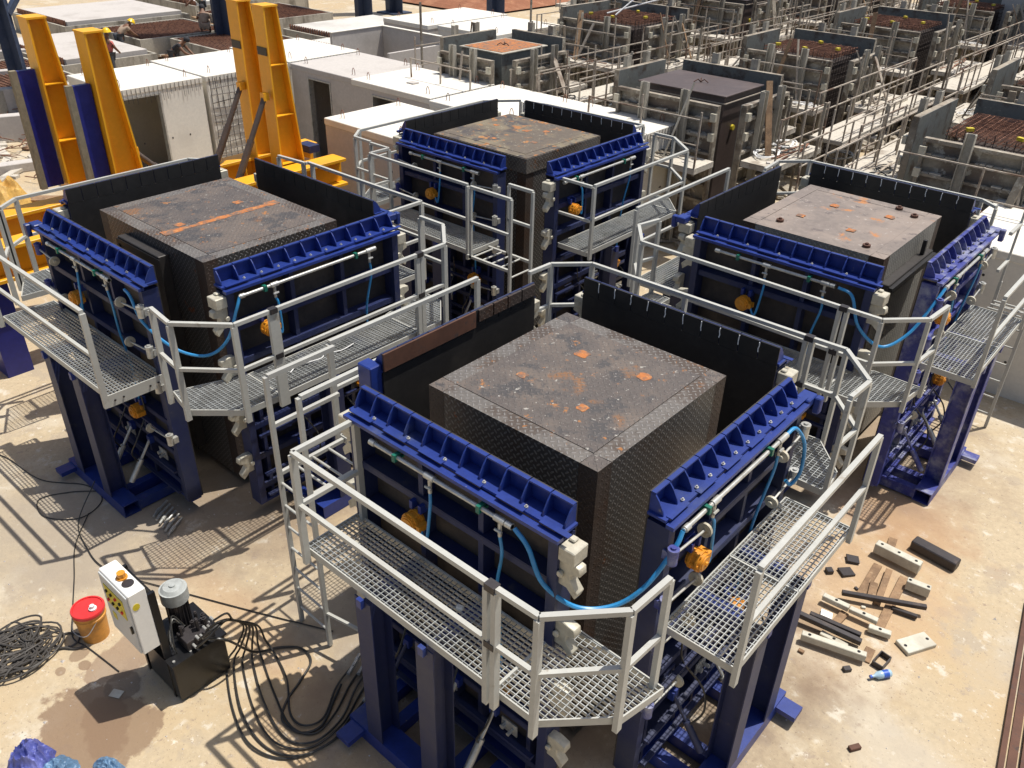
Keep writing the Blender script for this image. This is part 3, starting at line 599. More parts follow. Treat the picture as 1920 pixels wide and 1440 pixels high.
# blue hoses bridging from pipe to pipe
def hose(name, pts, r, m, label, cat, group=None, n=8):
    g = G(); g.tube(spline(pts, n), r, 8); return tag(g.build(name, m), label, cat, group)
hose('air_hose', [(1.72, -.795, 3.1), (1.86, -.80, 3.0), (2.0, -.78, 2.72), (2.2, -.62, 2.5), (2.4, -.42, 2.5), (2.55, -.25, 2.68), (2.64, -.06, 2.98), (2.645, .02, 3.1)], .019, 'hose', 'thick blue air hose drooping across the near corner of the nearest mould', 'hose')
hose('air_hose', [(-4.1, -.755, 3.1), (-3.98, -.76, 3.05), (-3.86, -.73, 2.75), (-3.6, -.55, 2.45), (-3.3, -.35, 2.4), (-3.1, -.18, 2.6), (-3.03, -.05, 2.95), (-3.03, .02, 3.1)], .018, 'hose', 'blue air hose drooping in front of the open black corner of the left mould', 'hose')
hose('air_hose', [(1.72, 4.95, 3.1), (1.9, 4.94, 3.05), (2.05, 4.96, 2.7), (2.3, 5.15, 2.45), (2.5, 5.4, 2.6), (2.62, 5.65, 2.95), (2.655, 5.8, 3.1)], .019, 'hose', 'blue air hose hanging past the pale corner of the right mould', 'hose')
hose('air_hose', [(2.645, 1.68, 3.1), (2.66, 1.85, 3.1), (2.72, 1.98, 2.9), (2.74, 2.0, 2.6), (2.7, 1.95, 2.45), (2.66, 1.9, 2.5)], .017, 'hose', 'short blue hose curling off the far end of the pipe beside the hook arm', 'hose')

# dark straps where two railing frames meet, and litter on the gratings
for (x, y) in ((2.04, -1.385), (-2.38, 0), (-2.38, 2.115), (2.065, 3.4), (2.04, 4.32)):
    own = min((o for o in COL.objects if o.name.startswith('formwork_panel')), key=lambda o: (o.location.x-x)**2+(o.location.y-y)**2)
    for z in (ZR, ZM):
        g = G(); g.box((x-.045, y-.035, z-.03), (x+.045, y+.035, z+.028)) if abs(x) < 2.2 and y != 0 else g.box((x-.035, y-.045, z-.03), (x+.035, y+.045, z+.028)); g.build('frame_strap', 'mill', own)
g = G(); g.obox((1.30, -.95, ZP+.02), (.06, .05, .04), .4, .1); tag(g.build('concrete_lump', 'conc', bevel=.01), 'small white lump of concrete on the long grating of the nearest mould', 'rubble')
hose('string', [(-2.75, .35, ZP+.01), (-2.8, 0.5, ZP+.02), (-2.76, .8, ZP+.01), (-2.8, .9, ZP+.02), (-2.74, 1.1, ZP+.01), (-2.75, 1.3, ZP+.02)], .006, 'white', 'white string lying on the long grating behind the ladder', 'string')

# ------------------------------------------------------------------ hydraulic power unit
pu = thing('power_unit', (-1.55, -2.1, 0), 'black hydraulic power unit with a white control cabinet and grey motor', 'power unit')
g = G(); g.box((-1.86, -2.31, .03), (-1.27, -1.75, .53)); tank = g.build('oil_tank', 'blackp', pu, bevel=.012)
g = G(); g.box((-1.88, -2.33, .531), (-1.25, -1.73, .55)); g.build('tank_lid', 'blackp', tank)
for x, y in ((-1.3, -2.28), (-1.3, -1.9), (-1.5, -1.78), (-1.3, -2.1)):
    g = G(); g.cyl((x, y, .55), (x, y, .565), .014, 8); g.build('bolt', 'pipe', tank)
g = G(); g.box((-1.42, -2.318, .0), (-1.385, -2.25, 1.42)); g.box((-1.93, -2.318, .0), (-1.895, -2.25, 1.42)); g.box((-1.89, -2.262, .5), (-1.425, -2.25, 1.38)); g.build('mounting_frame', 'blackp', pu)
cb = G().box((-1.94, -2.49, .76), (-1.39, -2.32, 1.52)).build('control_cabinet', 'cabinet', pu, bevel=.008)
g = G(); g.box((-1.925, -2.508, .78), (-1.405, -2.491, 1.50)); dr = g.build('door', 'panelgrey', cb, bevel=.004)
g = G(); g.box((-1.86, -2.514, 1.16), (-1.50, -2.5085, 1.40)); g.build('button_plate', 'label', dr)
for r_ in range(2):
    for c_ in range(4):
        g = G(); x = -1.81+c_*.085; z = 1.23+r_*.11; g.cyl((x, -2.514, z), (x, -2.53, z), .017, 10); g.build('button', ('red' if (r_+c_) % 3 == 0 else 'blackp'), dr)
g = G(); g.box((-1.44, -2.53, 1.05), (-1.42, -2.5085, 1.13)); g.build('handle', 'blackp', dr)
g = G(); g.box((-1.83, -2.512, .98), (-1.76, -2.5085, 1.06)); g.build('warning_sticker', 'label', dr)
g = G(); g.prism([(-2.44+.035*math.cos(a*.7), 1.36+.04*math.sin(a*.7)) for a in range(9)], 0, -1.3895, -1.3865); g.build('warning_sticker', 'label', cb)
g = G(); g.cyl((-1.66, -2.40, 1.52), (-1.66, -2.40, 1.535), .052, 16); g.cyl((-1.66, -2.40, 1.535), (-1.66, -2.40, 1.585), .04, 8); g.build('beacon', 'orange', cb)
g = G(); g.cyl((-1.55, -2.40, 1.521), (-1.55, -2.40, 1.527), .055, 20); g.build('round_vent', 'mill', cb)
g = G(); g.cyl((-1.66, -1.98, .56), (-1.66, -1.98, .94), .10, 18)
for k in range(18): a = k*math.pi/9; g.bar((-1.66+.105*math.cos(a), -1.98+.105*math.sin(a), .6), (-1.66+.105*math.cos(a), -1.98+.105*math.sin(a), .92), .008, .02)
mo = g.build('motor', 'mill', pu)
g = G(); g.cyl((-1.66, -1.98, .94), (-1.66, -1.98, 1.08), .135, 22); g.cyl((-1.66, -1.98, 1.08), (-1.66, -1.98, 1.11), .12, 22, .09); g.cyl((-1.66, -1.98, 1.11), (-1.66, -1.98, 1.125), .03, 12); g.build('fan_cowl', 'motor', mo)
rnd = random.Random(3)
g = G(); g.box((-1.50, -2.12, .555), (-1.30, -1.82, .68)); mf = g.build('valve_manifold', 'mill', pu, bevel=.006)
for k in range(9):
    x = -1.49+rnd.random()*.17; y = -2.10+rnd.random()*.26; h = rnd.uniform(.03, .14)
    g = G(); g.cyl((x, y, .68), (x, y, .68+h), rnd.uniform(.014, .026), 8); g.cyl((x, y, .68+h), (x, y, .695+h), .012, 6)
    g.build('valve', rnd.choice(['pipe', 'mill', 'mill']), mf)
for k in range(6):
    y = -2.06+k*.045; z = .62+.05*(k % 2)+.03*k; g = G(); g.cyl((-1.30, y, z), (-1.24, y, z), .015, 8); g.build('hose_fitting', 'pipe', mf)
for k in range(3):
    g = G(); g.tube(spline([(-1.46+.04*k, -2.2, .55), (-1.48+.05*k, -2.21, .7), (-1.55, -2.1, .78+.04*k), (-1.5, -2.02, .7)], 5), .009, 6); g.build('oil_pipe', 'pipe' if k == 1 else 'rubber', pu)
# black hydraulic hoses from the power unit to the base of the nearest mould
G1 = 'black hydraulic hoses on the yard'
paths = [[(-1.44, -1.66), (-0.84, -2.02), (-0.35, -2.14), (0.02, -1.99), (0.19, -1.61), (0.1, -1.28), (0.04, -0.95)], [(-1.39, -1.61), (-0.72, -1.99), (-0.22, -2.05), (0.11, -1.87), (0.19, -1.49), (0.11, -1.15), (0.01, -0.84)], [(-1.32, -1.55), (-0.69, -1.88), (-0.21, -1.97), (0.08, -1.78), (0.12, -1.43), (-0.02, -1.1), (-0.13, -0.79)], [(-1.27, -1.46), (-0.67, -1.77), (-0.18, -1.87), (0.07, -1.71), (0.05, -1.37), (-0.12, -1.04), (-0.2, -0.76)], [(-1.23, -1.37), (-0.7, -1.63), (-0.24, -1.76), (-0.01, -1.65), (-0.03, -1.39), (-0.2, -1.06), (-0.28, -0.78)], [(-1.19, -1.24), (-0.71, -1.46), (-0.37, -1.67), (-0.15, -1.67), (-0.09, -1.48), (-0.28, -1.16), (-0.36, -0.85)]]
ht = 'black hydraulic hose in the bundle from power unit to nearest mould'
for k, pa in enumerate(paths):
    y = -2.06+k*.045; z = .62+.05*(k % 2)+.03*k; (x0_, y0_), (ex, ey) = pa[0], pa[-1]
    pts = [(-1.24, y, z), (-1.14, y+.10, z+.14-.01*k), (-1.17-.01*k, y+.30-.02*k, .82-.03*k), (-1.30+.02*k, -1.52+.02*k, .45), (x0_*.6-.5, y0_*.6-.61, .16), (x0_+.10, y0_-.10, .03)]+[(a, b, .02+.015*((k+q) % 2)) for q, (a, b) in enumerate(pa[1:-1])]+[(ex, ey, .06)]
    g = G(); g.tube(spline(pts, 8), .011, 7); o = g.build('hydraulic_hose', 'rubber'); tag(o, ht, 'hose', G1)
    d_ = Vector((ex-pts[-3][0], ey-pts[-3][1], .02)).normalized()
    g = G(); g.cyl((ex-d_.x*.16, ey-d_.y*.16, .055), (ex-d_.x*.06, ey-d_.y*.06, .058), .019, 8); g.cyl((ex-d_.x*.05, ey-d_.y*.05, .058), (ex+d_.x*.10, ey+d_.y*.10, .07), .019, 8); g.cyl((ex+d_.x*.03, ey+d_.y*.03, .063), (ex+d_.x*.06, ey+d_.y*.06, .066), .024, 6); g.build('coupling', 'pipe', o)
hose('hydraulic_hose', [(-1.24, -1.95, .66), (-1.12, -1.8, .6), (-1.22, -1.5, .1), (-1.13, -1.24, .02), (-.95, -1.10, .02), (-.74, -1.14, .02), (-.62, -1.36, .02), (-.52, -1.6, .02), (-.36, -1.77, .02), (-.12, -1.74, .02), (-.03, -1.55, .02), (-.16, -1.3, .03), (-.26, -1.12, .04)], .013, 'rubber', 'black hydraulic hose making a wide loop of its own left of the bundle', 'hose')
# couplings under the left mould
for k in range(6):
    x = -4.22+.09*k; y = -.80-.01*k
    g = G(); a = (x, y, .05); b = (x+.07, y-.15, .04); g.cyl(a, b, .014, 8); g.cyl(b, (b[0]+.05, b[1]-.07, .045), .024, 8); g.cyl((b[0]+.05, b[1]-.07, .045), (b[0]+.09, b[1]-.13, .045), .016, 8)
    o = tag(g.build('hose_coupling', 'pipe'), 'silver hose coupling in the row on the ground under the left mould', 'coupling', 'hose couplings under the left mould')
hose('cable', [(-4.95, -1.35, .3), (-4.7, -1.75, .02), (-4.2, -1.9, .02), (-3.6, -1.92, .02), (-2.7, -1.55, .015), (-1.7, -1.1, .015), (-.9, -.72, .015)], .007, 'rubber', 'thin black cable lying along the yard between left mould and ladder', 'cable')
hose('cable', [(-4.75, -1.6, .02), (-4.3, -1.98, .012), (-3.75, -2.25, .012), (-3.25, -2.50, .012), (-2.9, -2.66, .012), (-2.66, -2.62, .012), (-2.35, -2.58, .012), (-2.1, -2.55, .012)], .007, 'rubber', 'thin black cable running past the yellow pail to the power unit', 'cable')
hose('cable', [(-8.2, -1.6, .02), (-7.4, -1.95, .012), (-6.7, -1.8, .012), (-5.9, -1.7, .012), (-5.35, -1.35, .012), (-4.9, -1.35, .012), (-4.75, -1.7, .012), (-5.1, -2.0, .012), (-5.5, -1.9, .012), (-5.35, -1.55, .012), (-5.1, -1.3, .02)], .007, 'rubber', 'thin cable looping on the ground left of the left mould', 'cable')
# yellow pail
pb = thing('pail', (-2.76, -2.47, 0), 'dirty yellow pail with a bright red lid and white spout', 'pail')
g = G(); g.lathe((-2.76, -2.47, 0), [(.136, 0), (.138, .02), (.154, .29), (.164, .30), (.164, .325), (.157, .33), (.159, .375)], 28); g.build('body', 'amber', pb)
g = G(); g.lathe((-2.76, -2.47, 0), [(.166, .37), (.170, .38), (.171, .41), (.165, .418), (.150, .418), (.147, .404)], 28); ld = g.build('lid', 'red', pb)
g = G(); g.cyl((-2.70, -2.44, .408), (-2.70, -2.44, .425), .04, 16); g.cyl((-2.70, -2.44, .425), (-2.70, -2.44, .46), .024, 12); g.build('spout', 'white', ld)
g = G(); g.tube(spline([(-2.92, -2.47, .31), (-2.93, -2.6, .18), (-2.78, -2.66, .16), (-2.62, -2.6, .18), (-2.60, -2.47, .31)], 6), .005, 6); g.build('handle', 'pipe', pb)
# rope coil
rnd = random.Random(11); pts = []
for i in range(210):
    a = i*.62+rnd.uniform(-.3, .3); r_ = .08+.25*rnd.random()**.7
    cx, cy = -3.12+.08*math.sin(i*.09), -3.22+.13*math.cos(i*.07); pts.append((cx+r_*math.cos(a)*1.05, cy+r_*math.sin(a)*1.25, .015+.10*rnd.random()*(1-r_*1.8)+.02))
pts += [(-2.85, -2.85, .03), (-2.78, -2.68, .02), (-2.88, -2.60, .02), (-3.0, -2.7, .02), (-2.92, -2.84, .02), (-2.72, -2.72, .02), (-2.68, -2.62, .02)]
g = G(); g.tube(spline(pts, 4), .011, 6); tag(g.build('cable_coil', 'coil'), 'tangled heap of dark cable at the left edge of the yard', 'cable coil')
def cloth(name, c, rx, ry, h, m, label, seed):
    from mathutils import noise as nz
    g = G(); n = 64; o_ = seed*7.3
    for j in range(n+1):
        for i in range(n+1):
            u, v = i/n*2-1, j/n*2-1; ang = math.atan2(v, u); rr = max(abs(u), abs(v)); k = 1+.22*nz.noise((math.cos(ang)*1.3+o_, math.sin(ang)*1.3, 0))+.07*nz.noise((math.cos(ang)*5+o_, math.sin(ang)*5, 1))
            if rr > 0: q = rr/max(1e-6, math.hypot(u, v)); uu, vv = u*q, v*q
            else: uu = vv = 0
            crease = (1-abs(nz.noise((uu*2.2+o_, vv*2.2, 3))))**3*.55+(1-abs(nz.noise((uu*4+o_, vv*4, 7))))**3*.16
            z = h*((1-rr**1.7)*.55+crease*(1-rr**4)*.75); g.v.append((c[0]+uu*rx*k, c[1]+vv*ry*k, max(.004, z)))
    for j in range(n):
        for i in range(n): a = j*(n+1)+i; g.f.append((a, a+1, a+n+2, a+n+1))
    g.smooth = True; return tag(g.build(name, m), label, 'tarpaulin')
cloth('tarpaulin', (-1.70, -3.60, 0), .23, .20, .26, 'tarpb', 'crumpled violet blue tarpaulin in the lower left corner', 2)
cloth('tarpaulin', (-1.42, -3.47, 0), .20, .15, .12, 'tarpt', 'flatter teal tarpaulin tucked beside the violet one', 5)
cloth('tarpaulin', (-1.07, -3.17, 0), .20, .13, .14, 'tarpt', 'small teal tarpaulin at the bottom edge right of the violet one', 9)
g = G(); a, b_ = Vector((4.70, 5.0, 0)), Vector((5.12, 2.2, 0)); d = (b_-a).normalized(); s_ = Vector((-d.y, d.x, 0))
for o_, w_, h_ in ((0, .05, .05), (.09, .08, .02), (.18, .05, .05)): g.bar(a+s_*o_+Vector((0, 0, h_/2)), b_+s_*o_+Vector((0, 0, h_/2)), w_, h_)
tag(g.build('rail_track', 'brown'), 'rusty steel track set along the lower right edge', 'rail track')
g = G(); g.obox((-1.86, -2.70, .008), (.12, .09, .006), .5); tag(g.build('flat_stone', 'zinc'), 'small grey slab lying in the shadow of the power unit', 'slab')

# ------------------------------------------------------------------ scrap pieces on the right of the yard
def holed(name, a, b, w, h, z, m, label, n=2, cat='steel block', group=None):
    a, b = Vector(a+(0,)), Vector(b+(0,)); d = (b-a); L = d.length; rz = math.atan2(d.y, d.x); c = (a+b)/2
    g = G(); g.obox((c.x, c.y, z+h/2), (L, w, h), rz); o = g.build(name, m, bevel=.006); tag(o, label, cat, group)
    for i in range(n):
        f = (i+.5)/n if n > 1 else .5; f = .12+.76*(i/(n-1)) if n > 1 else .5; p = a+d*f
        g = G(); g.cyl((p.x, p.y, z+h), (p.x, p.y, z+h+.002), .018, 12); g.build('bolt_hole', 'blackp', o)
    return o
holed('spacer_block', (3.03, 4.62), (3.58, 4.60), .11, .14, .05, 'zinc', 'longest pale block with three holes and a rust stain, at the back of the scrap', 3)
holed('spacer_block', (3.54, 4.26), (3.80, 4.30), .09, .13, .03, 'zinc', 'short pale two hole block right of the timber lengths', 2)
holed('spacer_block', (2.90, 3.38), (3.20, 3.40), .07, .07, .06, 'zinc', 'pale one hole block left of the crossed timbers', 1)
holed('spacer_block', (3.21, 3.39), (3.52, 3.42), .07, .06, .07, 'zinc', 'pale stepped block meeting the timber at its end', 1)
holed('spacer_block', (3.47, 3.30), (3.70, 3.36), .075, .07, .03, 'zinc', 'small pale block with one oval hole below the black bars', 1)
holed('spacer_block', (3.10, 2.90), (3.40, 2.90), .075, .04, .01, 'zinc', 'pale block half covered by the long black bar', 1)
holed('spacer_block', (2.97, 2.66), (3.62, 2.84), .075, .09, .05, 'zinc', 'long narrow pale bar with a hole at each end, nearest the camera', 2)
holed('spacer_plate', (3.85, 3.30), (4.04, 3.64), .20, .05, .0, 'zinc', 'wide pale plate with two holes and a rusty corner, alone on the right', 2, 'steel plate')
g = G(); g.box((3.36, 4.98, .0), (3.88, 5.0, .14)); g = G(); g.obox((3.62, 5.04, .075), (.56, .16, .13), -.12); gd = g.build('channel_beam', 'mill', bevel=.012); tag(gd, 'heavy dark steel beam lying behind the pale blocks', 'steel beam')
for (c, dim, rz, lab) in (((2.89, 4.30, .03), (.15, .13, .025), .5, 'dark grey square plate leaning furthest back of the pair'), ((2.92, 4.04, .02), (.17, .14, .03), .9, 'dark grey square plate nearest the blue hook'), ((2.76, 3.91, .03), (.08, .08, .05), .8, 'small dark steel cube left of the square plates')):
    g = G(); g.obox(c, dim, rz, .08 if dim[0] > .1 else 0); tag(g.build('steel_plate', 'mill', bevel=.004), lab, 'steel plate')
for a, b, w, h, z, lab in (((3.16, 4.42), (3.20, 3.78), .10, .035, .0, 'widest timber plank left of the three upright lengths'), ((3.30, 4.40), (3.40, 3.76), .075, .06, .0, 'dark square timber between two planks'), ((3.48, 4.42), (3.56, 3.40), .10, .035, .0, 'long tan plank reaching furthest towards the camera'),
                        ((3.12, 5.04), (3.18, 4.70), .10, .03, .0, 'short plank under the longest pale block'), ((3.18, 3.38), (3.16, 3.12), .09, .04, .0, 'stubby plank between the pale block and black bars'), ((3.25, 4.05), (3.31, 3.80), .09, .03, .037, 'short plank end lying over the widest plank'), ((3.60, 3.08), (3.62, 2.86), .10, .02, 0, 'flat plank scrap beside the open frame')):
    a_, b_ = Vector(a+(0,)), Vector(b+(0,)); d = b_-a_; c = (a_+b_)/2; g = G(); g.obox((c.x, c.y, z+h/2+.001), (d.length, w, h), math.atan2(d.y, d.x)); tag(g.build('timber_plank', 'wood', bevel=.004), lab, 'timber', 'timber lengths in the scrap')
for a, b, w, z0, z1, lab in (((3.04, 3.58), (3.86, 3.98), .055, .07, .10, 'black square bar lying across the timber planks'), ((2.69, 2.88), (3.50, 3.02), .065, .10, .05, 'long black bar with its tip nearest the blue mould'), ((2.90, 3.04), (3.46, 3.10), .06, .04, .06, 'shorter black bar tucked behind the long one'), ((3.55, 3.80), (3.82, 3.86), .05, .01, .01, 'thin black bar on the concrete under the crossing bar')):
    g = G(); g.bar(a+(z0+.03,), b+(z1+.03,), w, w); tag(g.build('steel_bar', 'mill', bevel=.005), lab, 'steel bar')
g = G()
fh = [(3.71, 3.07), (3.82, 3.05), (3.80, 2.86), (3.69, 2.87)]
for i in range(4): g.bar(fh[i]+(.035,), fh[(i+1) % 4]+(.035,), .012, .07)
tag(g.build('steel_box_section', 'mill'), 'small open rectangular steel frame near the drink bottle', 'steel frame')
bt = thing('water_bottle', (3.84, 2.79, 0), 'clear plastic water bottle with a blue label lying on the concrete', 'bottle')
d = Vector((.10, .14, 0)).normalized(); c = Vector((3.83, 2.78, .045))
g = G(); g.tube([c-d*.12, c-d*.09, c-d*.055, c+d*.0, c+d*.09, c+d*.10], .04, 16, [.014, .016, .04, .042, .042, .034]); g.build('body', 'bottle', bt)
g = G(); g.tube([c+d*.0, c+d*.065], .0435, 16); g.build('bottle_label', 'blab', bt)
g = G(); g.tube([c-d*.145, c-d*.121], .018, 12); g.build('cap', 'blab', bt)
g = G(); g.obox((3.03, 3.22, .02), (.13, .10, .012), .3, .15); tag(g.build('paper_scrap', 'white'), 'crumpled white paper between pale block and black bar', 'paper')
g = G(); g.obox((3.96, 1.75, .02), (.12, .055, .04), 1.0); tag(g.build('brick', 'brown', bevel=.004), 'single small brown brick alone near the bottom right', 'brick')
g = G(); g.tube([(2.86+.022*math.cos(a*.5236), 2.68+.022*math.sin(a*.5236), .006) for a in range(13)], .004, 6); tag(g.build('rubber_ring', 'red'), 'tiny red ring on the concrete near the narrow pale bar', 'ring')
for k, (x, y, s) in enumerate([(3.05, 2.52, .045), (3.52, 2.62, .06), (3.18, 3.78, .04), (3.12, 3.86, .035), (3.30, 3.62, .035), (3.62, 4.42, .03)]):
    g = G(); g.obox((x, y, s*.35), (s*1.4, s, s*.7), k*.9); tag(g.build('rubble_piece', ['wood', 'mill', 'zinc', 'mill', 'zinc', 'wood'][k], bevel=.004), ['tan wood chunk under the end of the narrow pale bar', 'dark chunk under the far end of the narrow pale bar', 'tiny pale block left of the widest plank', 'tiny dark block behind the tiny pale block', 'small pale wedge where plank and black bar meet', 'wood wedge under the longest pale block'][k], 'rubble')
# loose grit
g = G(); rnd = random.Random(5)
for k in range(900):
    x = rnd.uniform(-5, 7); y = rnd.uniform(-4, 7); s = rnd.uniform(.003, .012)*(2 if rnd.random() < .06 else 1)
    g.add([(x-s, y-s, 0), (x+s, y-s*.7, 0), (x+s*.2, y+s, 0), (x, y, s)], [(0, 1, 3), (1, 2, 3), (2, 0, 3)])
tag(g.build('grit', 'concg'), 'scattered grit and crumbs of concrete on the yard', 'grit', kind='stuff')

# ------------------------------------------------------------------ yellow tilting frame
yf = thing('tilting_frame', (-9.8, 3.5, 0), 'yellow steel girder frame with four tall tapered uprights and blue sheets', 'steel frame')
def girder(x, y0, y1, z0, z1, w=.42):
    g = G(); g.box((x-w/2, y0, z1-.06), (x+w/2, y1, z1)); g.box((x-w/2, y0, z0), (x+w/2, y1, z0+.06)); g.box((x-.03, y0, z0+.061), (x+.03, y1, z1-.061))
    y = y0+.5
    while y < y1: g.box((x+.031, y, z0+.0612), (x+w/2-.02, y+.03, z1-.0612)); g.box((x-w/2+.02, y, z0+.0612), (x-.031, y+.03, z1-.0612)); y += 1.3
    return g.build('girder', 'yellow', yf, bevel=.006)
girder(-9.0, -2.2, 6.1, 1.60, 2.15); girder(-10.6, -2.2, 6.6, 1.5, 2.05)
for y in (-1.5, 2.6, 5.6):
    g = G(); g.box((-10.36, y, 1.62), (-9.23, y+.3, 1.98)); g.build('cross_girder', 'yellow', yf)
for y in (-.9, 2.2, 5.2):
    g = G()
    pass
    for x in (-9.15, -10.6):
        g = G(); g.box((x-.22, y, 0), (x+.22, y+.4, 1.49 if x < -10 else 1.59)); g.build('pedestal', 'navy', yf)
def upright(x, y, zt, sheet=False, band=False, zb=1.2, stiff=True):
    g = G(); wt, wb = .30, .62; h = .17; z0 = zb
    # flanges perpendicular to Y, web facing +X; taper on the +Y side
    for (a0_, a1_, b0_, b1_) in ((y-wt/2, y-wt/2, y-wt/2+.03, y-wt/2+.03),):
        g.add([(x-h, a0_, z0), (x+h, a0_, z0), (x+h, b0_, z0), (x-h, b0_, z0), (x-h, a1_, zt), (x+h, a1_, zt), (x+h, b1_, zt), (x-h, b1_, zt)], [(0, 3, 2, 1), (4, 5, 6, 7), (0, 1, 5, 4), (1, 2, 6, 5), (2, 3, 7, 6), (3, 0, 4, 7)])
    yb = y-wt/2+wb; yt = y-wt/2+wt
    g.add([(x-h, yb-.03, z0), (x+h, yb-.03, z0), (x+h, yb, z0), (x-h, yb, z0), (x-h, yt-.03, zt), (x+h, yt-.03, zt), (x+h, yt, zt), (x-h, yt, zt)], [(0, 3, 2, 1), (4, 5, 6, 7), (0, 1, 5, 4), (1, 2, 6, 5), (2, 3, 7, 6), (3, 0, 4, 7)])
    y0_ = y-wt/2+.031
    g.add([(x-.01, y0_, z0), (x+.01, y0_, z0), (x+.01, yb-.031, z0), (x-.01, yb-.031, z0), (x-.01, y0_, zt), (x+.01, y0_, zt), (x+.01, yt-.031, zt), (x-.01, yt-.031, zt)], [(0, 3, 2, 1), (4, 5, 6, 7), (0, 1, 5, 4), (1, 2, 6, 5), (2, 3, 7, 6), (3, 0, 4, 7)])
    g.box((x-h-.01, y-wt/2-.01, zt+.001), (x+h+.01, yt+.01, zt+.03))
    o = g.build('upright', 'yellow', yf)
    z = zt-1.0 if stiff else 0
    while z > z0+.3:
        f = (zt-z)/(zt-z0); ye = yt+(yb-yt)*f
        g = G(); g.box((x+.011, y0_, z), (x+h-.012, ye-.034, z+.015)); g.build('stiffener', 'yellow', o); z -= .92
    if band:
        g = G(); g.box((x-h*.9, y-wt/2-.012, zt-.82), (x+h*.8, y-wt/2-.001, zt-.68)); g.build('number_patch', 'dark', o)
    if sheet:
        g = G(); g.box((x-.05, y-wt/2-.30, zt-2.65), (x+.04, y-wt/2-.02, zt-.75)); sh = g.build('form_sheet', 'navy', yf)
        g = G(); g.box((x-.05, y-wt/2-.40, zt-2.67), (x+.045, y-wt/2-.301, zt-.74)); g.build('sheet_edge', 'ply', sh)
    return o
upright(-10.5, 1.45, 5.0, True); upright(-9.45, 1.83, 4.88, True, stiff=False); upright(-10.5, 5.20, 4.95, band=True, stiff=False); upright(-9.45, 5.06, 4.98, band=True)
for (x, y, z), (x2, y2, z2) in (((-10.45, 4.98, 3.45), (-10.45, 3.85, 1.5)), ((-9.4, 4.80, 3.45), (-9.4, 3.62, 1.35)), ((-9.45, 2.15, 2.95), (-9.45, 2.95, 2.1))):
    g = G(); a = Vector((x, y, z)); b = Vector((x2, y2, z2)); m_ = a.lerp(b, .35); n_ = a.lerp(b, .68); g.cyl(a, m_, .05, 12); g.cyl(m_, n_, .066, 12); g.cyl(n_, b, .08, 12); 
    o = g.build('hydraulic_ram', 'ram', yf); g = G(); g.obox(a, (.12, .12, .14)); g.build('ram_lug', 'yellow', o)
g = G(); g.box((-9.9, 5.75, 2.16), (-9.5, 6.0, 2.3)); g.build('end_block', 'blueshade', yf)
g = G(); g.box((-9.05, .35, 2.151), (-8.8, .95, 2.42)); g.build('packing_block', 'ply', yf)

